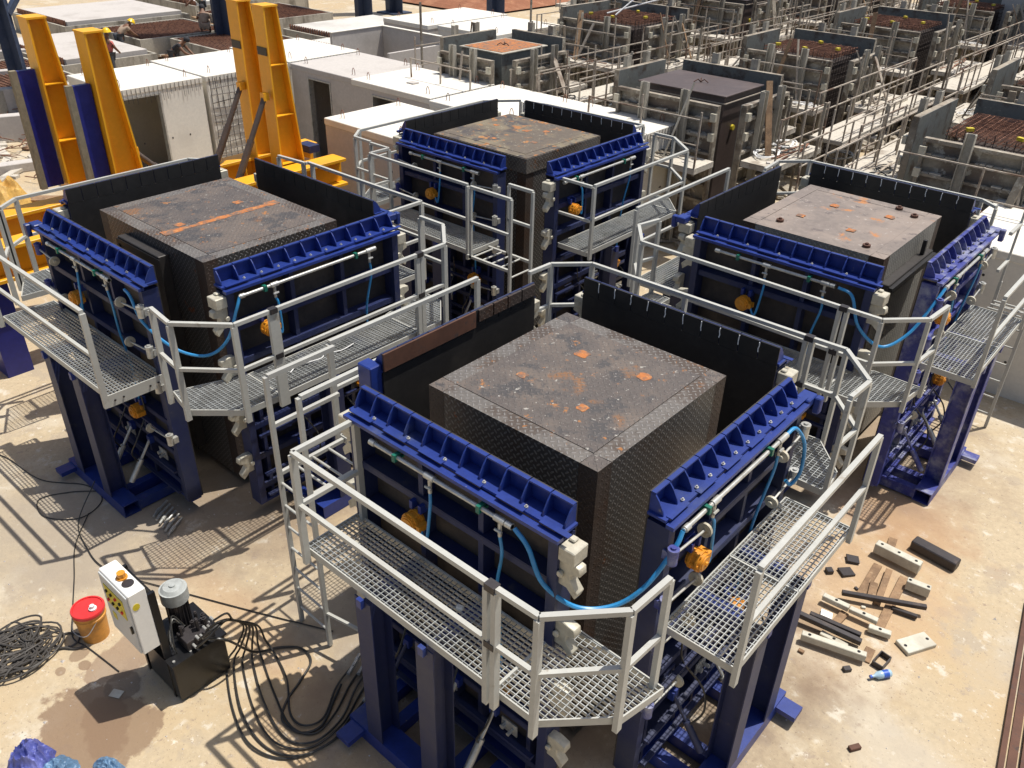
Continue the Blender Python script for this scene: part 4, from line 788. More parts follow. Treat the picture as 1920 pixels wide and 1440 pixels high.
# ------------------------------------------------------------------ precast concrete units
def unit(x0, x1, y0, y1, h, label, m='conc', door=None, loops=True, mesh=None, vent=None, dark=False):
    root = thing('concrete_unit', ((x0+x1)/2, (y0+y1)/2, 0), label, 'concrete unit', 'precast concrete room units')
    t = .12; g = G()
    g.box((x0, y0, 0), (x1, y0+t, h-.14)) if not (door and door[0] == 'A') else [g.box((x0, y0, 0), (door[1], y0+t, h-.14)), g.box((door[2], y0, 0), (x1, y0+t, h-.14)), g.box((door[1], y0, door[3]), (door[2], y0+t, h-.14))]
    if door and door[0] == 'B': [g.box((x1-t, y0+t, 0), (x1, door[1], h-.14)), g.box((x1-t, door[2], 0), (x1, y1-t, h-.14)), g.box((x1-t, door[1], door[3]), (x1, door[2], h-.14))]
    else: g.box((x1-t, y0+t, 0), (x1, y1-t, h-.14))
    g.box((x0, y0+t, 0), (x0+t, y1-t, h-.14)); g.box((x0, y1-t, 0), (x1, y1, h-.14)); g.build('wall', 'concg' if dark or m == 'concg' or (door and door[0] == 'A') else 'conc', root)  # wall tone carries light: paler where ground bounce falls, greyer on shaded fronts
    rr = random.Random(int(x0*7)); g = G()
    for k in range(5):
        z = rr.choice([.6, 1.3, 1.9]); y = rr.uniform(y0+.3, y1-.3); g.cyl((x1-.001, y, z), (x1+.004, y, z), .022, 8)
        x = rr.uniform(x0+.2, x1-.2); g.cyl((x, y0+.001, z), (x, y0-.004, z), .022, 8)
    g.build('tie_holes', 'dark', root)
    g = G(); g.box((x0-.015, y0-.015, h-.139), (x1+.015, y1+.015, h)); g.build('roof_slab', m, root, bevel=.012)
    if door:
        g = G()
        if door[0] == 'A':
            for x in (door[1], door[2]-.04): g.box((x, y0-.02, 0), (x+.04, y0+.14, door[3]))
            g.box((door[1]+.041, y0-.02, door[3]-.04), (door[2]-.041, y0+.14, door[3]))
        else:
            for y in (door[1], door[2]-.04): g.box((x1-.14, y, 0), (x1+.02, y+.04, door[3]))
            g.box((x1-.14, door[1]+.041, door[3]-.04), (x1+.02, door[2]-.041, door[3]))
        g.build('door_frame', 'pipe', root)
    if loops:
        if h > 2.5 and y0 < 13:
            g = G(); y = y0+.06; rr = random.Random(int(x0*10))
            while y < y1-.03: g.box((x1+.02, y, h-.2-rr.random()*.22), (x1+.028, y+.008, h-.02)); y += .11
            g.build('starter_bars', 'wire', root)
        for fx, fy in ((.12, .12), (.88, .12), (.12, .88), (.88, .88)):
            X, Y = x0+(x1-x0)*fx, y0+(y1-y0)*fy
            g = G(); g.tube(spline([(X-.05, Y, h-.01), (X-.045, Y, h+.1), (X, Y, h+.17), (X+.045, Y, h+.1), (X+.05, Y, h-.01)], 4), .008, 6); g.build('lifting_loop', 'rebar', root)
    if vent:
        g = G(); X, Y = x0+(x1-x0)*vent[0], y0+(y1-y0)*vent[1]; g.box((X-.12, Y-.1, h+.001), (X+.12, Y+.1, h+.03)); g.build('roof_patch', 'concg', root)
    if mesh:
        g = G(); rr = random.Random(2); a, b = mesh
        for i in range(int((b-a)/.16)):
            u = a+i*.16; g.tube(spline([(x1+.05+rr.random()*.05, u+rr.uniform(-.02, .02), z) for z in (.05, .6, 1.2, 1.8, h-.05)], 3), .011, 4)
        for k in range(14):
            z = .1+k*.17; g.tube(spline([(x1+.06+rr.random()*.05, u, z+rr.uniform(-.03, .03)) for u in (a, (2*a+b)/3, (a+2*b)/3, b)], 3), .011, 4)
        g.smooth = False; g.build('wire_mesh', 'wire', root)
    return root
H6 = 2.6
unit(-17.7, -15.35, 4.70, 6.93, H6, 'pale roofed concrete room with a dark doorway beside the second yellow upright', door=('B', 4.83, 5.80, 2.4))
unit(-18.0, -15.35, 7.05, 9.5, H6, 'white roofed concrete room with wire mesh over its front, between the yellow uprights', mesh=(7.1, 9.4))
unit(-18.3, -15.5, 9.65, 12.05, H6, 'white roofed concrete room just behind the mesh fronted one')
unit(-15.3, -12.72, 9.56, 11.9, H6, 'sand roofed concrete room with a tall dark doorway right of the yellow uprights', 'concg', door=('A', -14.6, -13.65, 2.35))
unit(-12.70, -9.9, 9.50, 11.7, H6, 'bright white roofed concrete room with a small grey patch on its roof', door=('A', -11.95, -10.95, 2.35), vent=(.5, .35))
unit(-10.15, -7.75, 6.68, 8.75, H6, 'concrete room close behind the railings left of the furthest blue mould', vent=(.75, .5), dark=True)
unit(-9.75, -7.2, 9.35, 11.8, H6, 'white roofed concrete room directly behind the furthest blue mould')
unit(-7.15, -4.65, 10.0, 11.85, H6, 'white concrete room with a blank sunlit side right of the furthest blue mould')
unit(-19.6, -17.4, 16.6, 20.6, H6, 'long white roofed concrete room with a square dark opening, far back left of centre', door=('A', -18.9, -18.0, 2.1))
unit(-17.2, -14.6, 16.9, 20.2, H6, 'far concrete room with a white roof behind the orange lidded old mould')
unit(1.7, 4.3, 9.75, 12.4, 2.35, 'pale concrete room at the right edge behind the right blue mould', 'conc', loops=False)
unit(-7.6, -5.1, 14.7, 16.6, H6, 'concrete room with a white top standing between two rows of old moulds')
unit(-4.2, -1.4, 33.5, 38.5, 7.5, 'tall grey concrete block at the top right corner', 'concg', loops=False)
wu = thing('open_unit', (-17, 14, 0), 'roofless room of thin lilac grey concrete walls in front of the far white roofs', 'concrete unit')
g = G(); g.box((-18.4, 13.3, 0), (-18.3, 15.5, 2.6)); g.box((-18.29, 15.4, 0), (-15.6, 15.5, 2.6)); g.box((-15.7, 13.3, 0), (-15.6, 15.39, 2.35)); g.box((-18.29, 13.3, 0), (-17.3, 13.4, 2.2)); g.build('wall', 'concg', wu)
g = G(); g.box((-18.42, 13.28, 2.601), (-18.28, 15.52, 2.62)); g.box((-18.27, 15.38, 2.601), (-15.58, 15.52, 2.62)); g.build('wall_cap', 'conc', wu)

# ------------------------------------------------------------------ old weathered moulds behind
ORND = random.Random(21)
def old_panel(side, x0, x1, y0, y1, label, gap=.48):
    """weathered outer form panel with ribs, two posts, splashed walkway and thin rails"""
    a0, a1 = (x0-.2, x1+.2) if side in 'AD' else (y0-.15, y1+.15)
    v = {'A': y0-gap, 'B': x1+gap, 'C': x0-gap, 'D': y1+gap}[side]; L = a1-a0; rr = ORND
    def P(u, w, z): return {'A': (a0+u, v-w, z), 'B': (v+w, a0+u, z), 'C': (v-w, a0+u, z), 'D': (a0+u, v+w, z)}[side]
    def bx(g, u0, u1, w0, w1, z0, z1):
        p, q = P(u0, w0, z0), P(u1, w1, z1); g.box(tuple(min(a, b) for a, b in zip(p, q)), tuple(max(a, b) for a, b in zip(p, q)))
    root = thing('old_form_panel', P(L/2, .4, 0), label, 'form panel', 'weathered form panels with splashed walkways')
    top = 3.38 if side in 'CD' else 3.15
    g = G(); bx(g, 0, L, 0, .009, .1, top); fp_ = g.build('face_plate', 'oldg', root)
    g = G(); bx(g, 0, L, .0095, .015, .1, top); g.build('back_sheet', 'oldf', fp_)
    g = G(); bx(g, 0, L, .016, .13, top-.07, top); bx(g, 0, .06, .016, .14, .1, top-.071); bx(g, L-.06, L, .016, .14, .1, top-.071); g.build('edge_channel', 'old', root)
    z = top-.34
    while z > .3:
        g = G(); bx(g, .061, L-.061, .016, .13, z, z+.05); g.build('rib', 'old', root)
        if z > ZP:
            g = G()
            u = .1
            while u < L-.2:
                w_ = rr.uniform(.05, .22)
                if rr.random() < .75: bx(g, u, u+w_, .02, .12, z+.051, z+.051+rr.uniform(.01, .03))
                u += w_+.02
            if g.v: g.build('cement_crust', 'crust', root)
        z -= .34
    for f in (.3, .7):
        g = G(); u = L*f; bx(g, u-.085, u+.085, .141, .16, .1, top+.22); bx(g, u-.085, u-.07, .161, .25, .1, top+.22); bx(g, u+.07, u+.085, .161, .25, .1, top+.22); g.build('post_channel', 'oldpost', root)
    for e in (.04, L-.04):
        for z in (2.85, 2.45):
            g = G(); bx(g, e-.06, e+.06, .145, .22, z, z+.16); g.build('edge_block', 'clamp', root)
    # walkway of planks buried in cement
    g = G(); n = 14; w0, w1 = .26, 1.02
    vs = []; fs = []
    for i in range(n+1):
        for j in range(7):
            u = -.15+(L+.3)*i/n; w_ = w0+(w1-w0)*j/6; vs.append(P(u, w_, ZP+rr.uniform(-.01, .03)*(1 if 0 < j < 6 and 0 < i < n else 0)))
    for i in range(n):
        for j in range(6): a = i*7+j; fs.append((a, a+1, a+8, a+7))
    g.add(vs, fs); bx(g, -.15, L+.15, w0, w1, ZP-.12, ZP-.012); g.build('walkway', 'crust', root)
    g = G()
    for k in range(6):
        u = rr.uniform(0, L-.7); w_ = rr.uniform(w0+.08, w1-.08); l_ = rr.uniform(.4, 1.1); g.bar(P(u, w_, ZP+.045), P(min(L+.1, u+l_), w_+rr.uniform(-.15, .15), ZP+.05+rr.random()*.05), rr.uniform(.015, .05), .02)
    g.build('loose_offcuts', rr.choice(['old', 'thin', 'rebar']), root)
    g = G()
    for k in range(9):
        u = rr.uniform(0, L); w_ = rr.uniform(w0+.1, w1-.1); s = rr.uniform(.03, .10); p = P(u, w_, ZP+s*.2); g.obox(p, (s*1.5, s, s*.6), rr.uniform(0, 3))
    g.build('cement_lump', 'concg', root)
    for u in (.25, L-.25):
        g = G(); g.bar(P(u, .16, 1.35), P(u, .95, ZP-.14), .05, .05); bx(g, u-.03, u+.03, .16, 1.0, ZP-.18, ZP-.121); g.build('bracket', 'old', root)
    g = G(); us = [-.12, L/2, L+.12] if L > 1.2 else [-.12, L+.12]; zt = 3.05
    g.bar(P(us[0], 1.0, zt), P(us[-1], 1.0, zt), .026, .026); ra = g.build('railing', 'thin', root)
    g = G(); g.bar(P(us[0], 1.0, 2.55), P(us[-1], 1.0, 2.55), .022, .022); g.build('middle_rail', 'thin', ra)
    for u in us:
        g = G(); q = P(u+rr.uniform(-.03, .03), 1.0, zt+(rr.uniform(0, .5) if rr.random() < .4 else .02)); g.bar(P(u, 1.0, ZP-.15), q, .032, .032); g.build('post', 'thin', ra)
    for k in range(rr.choice([1, 2, 3])):
        u = rr.uniform(.2, L-.3); g = G(); g.bar(P(u, rr.uniform(.3, .9), ZP+.02), P(u+rr.uniform(-.4, .4), rr.uniform(.12, .2), rr.uniform(2.9, 3.7)), rr.choice([.03, .05, .14]), .03); g.build('leaning_bar', rr.choice(['old', 'oldpost', 'wood', 'thin']), root)
    if rr.random() < .6:
        u = rr.uniform(.3, L-.3); g = G(); pts = [P(u+.5*math.sin(k*1.3)*rr.uniform(.5, 1), .6+.25*math.cos(k*1.9)*rr.uniform(.5, 1), ZP+.03+rr.random()*.04) for k in range(14)]; g.tube(spline(pts, 3), .012, 5); g.build('loose_hose', rr.choice(['rubber', 'white', 'rubber']), root)
    root.rotation_euler = (0, 0, rr.uniform(-.018, .018))
    return root
def old_core(x0, x1, y0, y1, kind, label):
    root = thing('old_mould_core', ((x0+x1)/2, (y0+y1)/2, 0), label, 'mould core', 'weathered mould cores and rebar cages'); H = 3.2
    if kind in ('orange', 'brown'):
        g = G(); g.box((x0, y0, .1), (x1, y1, H-.001)); g.build('core_body', 'oldg' if kind == 'orange' else 'browncore', root, bevel=.01)
        g = G(); g.box((x0-.05, y0-.05, H), (x1+.05, y1+.05, H+.03)); l = g.build('lid_plate', 'oldpost' if kind == 'orange' else 'browncore', root, bevel=.006)
        if kind == 'orange': g = G(); g.box((x0+.05, y0+.05, H+.031), (x1-.05, y1-.05, H+.04)); g.build('rust_sheet', 'rust', l)
        g = G(); cx, cy = (x0+x1)/2, (y0+y1)/2
        for k in range(3): a = k*2.1; g.tube([(cx, cy, H+.04), (cx+.08*math.cos(a), cy+.08*math.sin(a), H+.1), (cx+.18*math.cos(a), cy+.18*math.sin(a), H+.05)], .012, 5)
        g.build('lifting_chain', 'brown', l)
        if kind == 'brown':
            g = G(); g.cyl((x1, y0+.5, 2.5), (x1+.05, y0+.5, 2.5), .06, 12); g.build('yellow_cap', 'label', root)
            g = G(); g.bar((x0-.06, y0-.06, H-.12), (x1+.06, y0-.06, H-.12), .02, .02); g.bar((x1+.06, y0-.06, H-.12), (x1+.06, y1, H-.12), .02, .02); g.build('rim_bar', 'thin', root)
    else:
        g = G(); g.box((x0+.12, y0+.12, .1), (x1-.12, y1-.12, H-.25)); g.build('core_body', 'rebard', root)
        g = G(); s = .006; r_ = ORND
        for z in [H-.02, H-.09]:
            x = x0
            while x <= x1: g.bar((x, y0-.02, z+r_.uniform(-.015, .015)), (x+r_.uniform(-.03, .03), y1+.02, z+r_.uniform(-.015, .015)), .012, .012); x += .10
            y = y0
            while y <= y1: g.bar((x0-.02, y, z+.015), (x1+.02, y+r_.uniform(-.03, .03), z+.015), .012, .012); y += .10
        c1 = g.build('top_mesh', 'rebar', root)
        g = G()
        for z in [.2+i*.13 for i in range(23)]:
            g.bar((x0, y0, z), (x1, y0, z), .012, .012); g.bar((x1, y0, z), (x1, y1, z), .012, .012)
        x = x0
        while x <= x1+.01: g.bar((x, y0-.012, .1), (x+r_.uniform(-.03, .03), y0-.012, H+r_.uniform(.0, .09)), .012, .012); x += .17
        y = y0
        while y <= y1+.01: g.bar((x1+.012, y, .1), (x1+.012, y, H+r_.uniform(.0, .09)), .012, .012); y += .17
        g.build('side_mesh', 'rebard', root)
        for fx, fy in ((.15, .1), (.55, .08), (.9, .4), (.5, .8)):
            g = G(); X, Y = x0+(x1-x0)*fx, y0+(y1-y0)*fy; g.obox((X, Y, H+.05), (.13, .08, .06), fx*5); g.build('yellow_spacer', 'label', root)
    return root
olds = [  # x0, x1, y0, y1, kind, phrase
 (-11.5, -10.1, 12.2, 13.9, 'orange', 'the old mould with the orange lid'),
 (-5.95, -3.85, 12.2, 13.8, 'brown', 'the old mould with the plain brown lid'),
 (.4, 2.6, 12.9, 14.8, 'cage', 'the old cage mould at the right edge'),
 (-13.0, -10.8, 19.1, 21.3, 'cage', 'the old cage mould with crossed pale tubes'),
 (-6.2, -4.25, 18.6, 20.3, 'cage', 'the cage mould behind the brown lidded one'),
 (.1, 2.1, 18.9, 20.8, 'cage', 'the old mould behind the right edge cage'),
 (-6.4, -4.3, 25.2, 27.2, 'cage', 'the second cage mould behind the brown lid'),
 (-13.2, -11.0, 26.5, 28.5, 'brown', 'the far mould behind the crossed tubes'),
 (.0, 2.0, 25.6, 27.5, 'brown', 'the far mould below the top right corner')]
fac = {'A': 'lower left', 'B': 'lower right', 'C': 'upper left', 'D': 'upper right'}
for i, (x0, x1, y0, y1, k, ph) in enumerate(olds):
    old_core(x0, x1, y0, y1, k, {'orange': 'square core inside ', 'brown': 'dark square core inside ', 'cage': 'brown rebar cage inside '}[k]+ph)
    for sd in 'ABCD': old_panel(sd, x0, x1, y0, y1, 'form panel, '+fac[sd]+' of '+ph)
# the rows repeat towards the top of the picture: copies with labels of their own
allo = [o for o in COL.objects if o.parent is None and o.get('category') in ('mould core', 'form panel') and o.name.startswith('old_')]
def copy_mould(n, dx, dy, ph):
    src = allo[n*5:n*5+5]
    for j, s_ in enumerate(src):
        c = copy_tree(s_); c.location = (s_.location.x+dx, s_.location.y+dy, 0)
        c['label'] = 'weathered mould core in '+ph if j == 0 else 'form panel, '+fac['ABCD'[j-1]]+' of '+ph
for n, dx, dy, ph in [(4, .2, 13.4, 'the third cage mould back, top right'), (3, .3, 13.6, 'the topmost mould right of centre'), (5, -.2, 13.0, 'the topmost mould near the corner'), (4, -6.6, 20, 'the top edge mould beyond the tubes'), (6, .2, 13.2, 'the furthest mould on the right'), (3, -6.0, 8.5, 'the top edge mould left of the tubes'), (7, 6.4, 14.0, 'the far top edge mould between rows')]:
    copy_mould(n, dx, dy, ph)
# crossed pale tubes on the cage
for a, b, l in (((-11.7, 19.3, 3.3), (-11.2, 20.3, 4.1), 'steeper pale tube of the crossed pair on the rebar cage'), ((-12.1, 19.4, 3.3), (-10.7, 20.6, 3.8), 'flatter pale tube of the crossed pair on the rebar cage')):
    g = G(); g.cyl(a, b, .025, 8); tag(g.build('pale_tube', 'white'), l, 'tube')
# pale litter and cables on the walkways
for k, (x, y, l) in enumerate([(-2.9, 12.6, 'coil of pale hose on the walkway right of the brown lidded mould'), (-3.0, 13.6, 'second coil of pale hose further along the walkway'), (-1.7, 13.6, 'coil of dark wire beside the right edge mould')]):
    g = G(); rr = random.Random(k); pts = [(x+.22*math.cos(a*.8)*(1+rr.uniform(-.3, .3)), y+.32*math.sin(a*.8)*(1+rr.uniform(-.3, .3)), ZP+.04+rr.random()*.04) for a in range(26)]
    g.tube(spline(pts, 3), .014, 5); tag(g.build('hose_coil', 'white' if k < 2 else 'rubber'), l, 'hose coil')

# ------------------------------------------------------------------ far clutter: more moulds as copies, boards and walkways
# long cement covered catwalks between rows
for k, (x0, x1, y0, y1, z, l) in enumerate([(-9.6, -8.7, 11.9, 18.0, 2.0, 'long cement covered catwalk right of the orange lidded mould'), (-3.1, -2.3, 15.2, 21.5, 2.0, 'long cement covered catwalk in the right hand row'), (-1.6, -.9, 11.2, 19.0, 1.95, 'cement strewn catwalk left of the right edge rebar cage'), (-9.2, -8.4, 19.5, 30, 2.0, 'far catwalk behind the crossed pale tubes'), (-2.9, -2.0, 23, 38, 2.0, 'far catwalk leading to the top right corner'), (-9.4, -8.5, 31, 46, 2.0, 'furthest catwalk at the top edge right of centre')]):
    ct = thing('catwalk', ((x0+x1)/2, (y0+y1)/2, 0), l, 'catwalk', 'cement covered catwalks')
    g = G(); g.box((x0, y0, z-.1), (x1, y1, z)); g.build('deck', 'crust', ct, bevel=.01)
    for x in (x0+.03, x1-.03):
        g = G(); g.bar((x, y0, z+.95), (x, y1, z+.95), .026, .026); ra = g.build('railing', 'thin', ct)
        g = G(); g.bar((x, y0, z+.5), (x, y1, z+.5), .022, .022); g.build('middle_rail', 'thin', ra)
        y = y0+.05
        while y < y1:
            g = G(); g.bar((x, y, z-.1), (x, y, z+.97+(.4 if ORND.random() < .25 else 0)), .03, .03); g.build('post', 'thin', ra); y += 1.15
    y = y0+.4
    while y < y1:
        g = G(); g.box((x0+.1, y, 0), (x0+.18, y+.08, z-.101)); g.box((x1-.18, y, 0), (x1-.1, y+.08, z-.101)); g.build('leg', 'old', ct); y += 2.4
# scattered tall rusty poles
for k in range(48):
    x = ORND.choice([-9.3, -8.2, -7.6, -3.2, -2.0, -1.2, -14.2, .2, 3.1])+ORND.uniform(-.4, .4); y = ORND.uniform(12, 38); h = ORND.uniform(3.0, 3.9)
    if k == 0: g = G(); g.bar((0, 0, 0), (0, 0, 1), .05, .05); pole0 = g.build('steel_pole', 'old'); pole = pole0
    else: pole = pole0.copy(); COL.objects.link(pole)
    pole.location = (x, y, 0); pole.scale = (1, 1, h); tag(pole, 'thin rusty pole standing among the old moulds', 'pole', 'rusty poles among the old moulds')

# casting beds on the upper left
def bed(x0, x1, y0, y1, kind, label, z=.7):
    root = thing('casting_bed', ((x0+x1)/2, (y0+y1)/2, 0), label, 'casting bed', 'flat casting beds with steel side forms')
    g = G(); g.box((x0+.1, y0+.1, 0), (x1-.1, y1-.1, z-.12)); g.build('bed_base', 'old', root)
    for a, b in (((x0, y0, 0), (x1, y0+.09, z+.1)), ((x0, y1-.09, 0), (x1, y1, z+.1)), ((x0, y0+.091, 0), (x0+.09, y1-.091, z+.1)), ((x1-.09, y0+.091, 0), (x1, y1-.091, z+.1))):
        g = G(); g.box(a, b); g.build('side_form', 'oldpost', root)
    if kind == 'slab':
        g = G(); g.box((x0+.25, y0+.25, z-.119), (x1-.25, y1-.25, z+.25)); g.build('slab', 'slabg' if x0 > -31 or y0 > 15 else 'concg', root, bevel=.01)
        g = G(); u = x0+.3
        while u < x1-.3: g.box((u, y0+.16, z-.1), (u+.02, y0+.24, z+.3)); u += .16
        g.build('starter_bars', 'rebar', root)
    else:
        g = G(); u = x0+.15
        while u < x1-.15: g.bar((u, y0+.1, z+.06), (u+.03, y1-.1, z+.06), .022, .022); u += .16
        u = y0+.15
        while u < y1-.15: g.bar((x0+.1, u, z+.085), (x1-.1, u, z+.085), .022, .022); u += .16
        g.build('rebar_mesh', 'rebar', root)
        g = G(); g.box((x0+.1, y0+.1, z-.119), (x1-.1, y1-.1, z-.1)); g.build('bed_floor', 'bedf', root)
    return root
for a in [(-41.5, -36.0, 12.5, 18.5, 'slab', 'big pale slab on its bed in the top left corner'),
          (-35.0, -31.0, 13.3, 17.6, 'mesh', 'rebar filled bed where two helmeted workers bend'),
          (-30.6, -26.8, 14.4, 18.3, 'mesh', 'dark rebar bed left of the slate blue steel leg'),
          (-45, -38.0, 20.0, 27.0, 'slab', 'far pale slab at the top edge left of the first yellow pair'),
          (-36.5, -32.0, 19.2, 24, 'mesh', 'far red brown rebar bed behind the squatting workers'),
          (-29.6, -26.0, 19.3, 24.6, 'slab', 'pale slab with lifting loops right of the tall yellow uprights'),
          (-26.0, -22.4, 17.6, 20.8, 'slab', 'lower pale slab in front of the far white roofs'),
          (-24.6, -20.6, 22.5, 28, 'slab', 'pale slab beyond the wide slate blue leg'),
          (-24.5, -19.6, 6.2, 10.6, 'mesh', 'rebar bed behind the second yellow upright'),
          (-30.5, -25.5, 4.0, 8.5, 'mesh', 'rebar bed at the left edge behind the first yellow upright'),
          (-34, -28, 8.8, 12.4, 'slab', 'narrow pale slab near the worker in red')]:
    bed(*a)
# rubbish heaps between the beds: boards
for k in range(60):
    x = ORND.uniform(-36, -19); y = ORND.uniform(3.5, 22); 
    if k == 0: g = G(); g.box((-.5, -.05, 0), (.5, .05, .05)); b0 = g.build('board', 'wood'); b_ = b0
    else: b_ = b0.copy(); COL.objects.link(b_)
    b_.location = (x, y, .02+.12*(k % 4)); b_.rotation_euler = (0, ORND.uniform(-.12, .02), ORND.uniform(0, 3.1)); b_.scale = (ORND.uniform(.8, 3.2), ORND.uniform(.8, 2.4), 1)
    tag(b_, 'loose timber board lying among the casting beds', 'board', 'loose boards among the casting beds')
# concrete kerb walls at the left edge
for (a, b, z, l) in (((-23.5, 2.6), (-21.9, 6.6), .75, 'low concrete wall with a round hole, at the left edge'), ((-26.5, 3.5), (-24.9, 8.0), .85, 'low concrete wall behind the first one at the left edge'), ((-20.2, 1.2), (-19.2, 5.6), .25, 'long concrete kerb left of the first yellow upright')):
    g = G(); g.bar(a+(z/2,), b+(z/2,), .35, z); tag(g.build('concrete_wall', 'concg', bevel=.02), l, 'wall')
g = G(); g.bar((-18.2, 1.2, .12), (-15.4, 3.9, .12), .35, .24); tag(g.build('timber_beam', 'wood'), 'thick timber beam on the ground behind the left railings', 'timber')
cloth('yellow_sheet', (-16.6, 2.0, 0), .9, .7, 1.0, 'tarpy', 'heap under a yellow sheet at the left edge', 13)
# uncountable building debris on the ground among the beds and the old moulds
for nm, m_, n_, reg, lab in (('debris', 'rebar', 1500, (-37, -18.6, 3, 24), 'rusty wire and bar offcuts strewn among the casting beds'), ('debris', 'crust', 900, (-37, -18.6, 3, 24), 'pale concrete scraps and offcuts strewn among the casting beds'),
                              ('debris', 'crust', 900, (-14, 4, 11.5, 30), 'pale cement scraps on the ground under the old moulds'), ('debris', 'old', 900, (-14, 4, 11.5, 30), 'dark scrap metal on the ground under the old moulds')):
    g = G(); rr = random.Random(len(lab))
    for k in range(n_):
        x, y = rr.uniform(reg[0], reg[1]), rr.uniform(reg[2], reg[3]); s = rr.uniform(.1, .5)
        if m_ == 'rebar': a = rr.uniform(0, 3.14); g.bar((x, y, .03+rr.random()*.2), (x+s*3*math.cos(a), y+s*3*math.sin(a), .03+rr.random()*.3), .02, .02)
        else: g.obox((x, y, s*.12), (s*rr.uniform(.6, 3), s*.6, s*.25), rr.uniform(0, 3.1), rr.uniform(-.2, .2))
    tag(g.build(nm, m_), lab, 'debris', kind='stuff')
for (a, b, z, l) in (((-29.5, 3.0), (-27.6, 8.6), .9, 'third low concrete wall from the front at the left edge'), ((-33.0, 4.5), (-31.5, 9.0), .9, 'furthest low concrete wall at the left edge'), ((-22.0, 6.9), (-20.9, 10.8), .8, 'low concrete wall behind the first yellow upright'), ((-19.0, 8.2), (-21.3, 10.9), .7, 'low concrete wall touching the rebar bed behind the yellow uprights')):
    g = G(); g.bar(a+(z/2,), b+(z/2,), .3, z); tag(g.build('concrete_wall', 'concg', bevel=.02), l, 'wall')
# slate blue steel gantry legs
def leg_(x, y, w_, d_, label, lean=(0, 0), braces=()):
    root = thing('gantry_leg', (x, y, 0), label, 'steel leg', 'slate blue gantry legs')
    g = G(); hh = 11
    for s in (-1, 1): g.bar((x+s*w_/2, y, 0), (x+s*w_/2+lean[0], y+lean[1], hh), .05, d_)
    g.bar((x, y, 0), (x+lean[0], y+lean[1], hh), w_, .05); g.build('h_section', 'steelblue', root)
    g = G(); g.box((x-w_, y-d_, 0), (x+w_, y+d_, .08)); g.build('base_plate', 'steelblue', root)
    for (a, b) in braces:
        g = G(); g.bar(a, b, .16, .16); g.build('brace', 'steelblue', root)
    return root
leg_(-25.2, 6.3, .55, .55, 'slate blue steel leg at the left edge with a long diagonal brace', (-1.2, .2), [((-25.4, 6.5, 3.0), (-27.5, 10.5, 6.5)), ((-25.3, 6.2, 3.2), (-25.7, 4.6, 6.0))])
leg_(-26.2, 5.2, .35, .35, 'second slate blue steel leg at the very left edge', (-1, .1))
leg_(-30.2, 16.7, .7, .7, 'thick slate blue steel leg left of the tall yellow uprights', (0, 0), [((-30.2, 16.9, 3.3), (-29.0, 18.2, .5)), ((-30.4, 16.7, 4.2), (-33, 14, 5.6))])
leg_(-33.0, 26.8, .7, .7, 'slate blue steel leg of the far pair, nearer to the yellow uprights', (0, 0), [((-33, 27, 4), (-34.0, 29.9, .8)), ((-33, 27, .9), (-34.0, 29.9, 4))])
leg_(-34.2, 30.0, .7, .7, 'slate blue steel leg of the far pair, further right')
leg_(-21.6, 24.6, .5, .5, 'short visible slate blue leg above the orange lidded mould')
g = G(); rnd = random.Random(8); n = 24
for j in range(n+1):
    for i in range(n+1): g.v.append((-41+11*i/n, 33+10*j/n, .1+1.2*math.sin(math.pi*i/n)*math.sin(math.pi*j/n)*(1+rnd.uniform(-.2, .2))))
for j in range(n):
    for i in range(n): a = j*(n+1)+i; g.f.append((a, a+1, a+n+2, a+n+1))
o = g.build('soil', 'soil'); o['kind'] = 'structure'

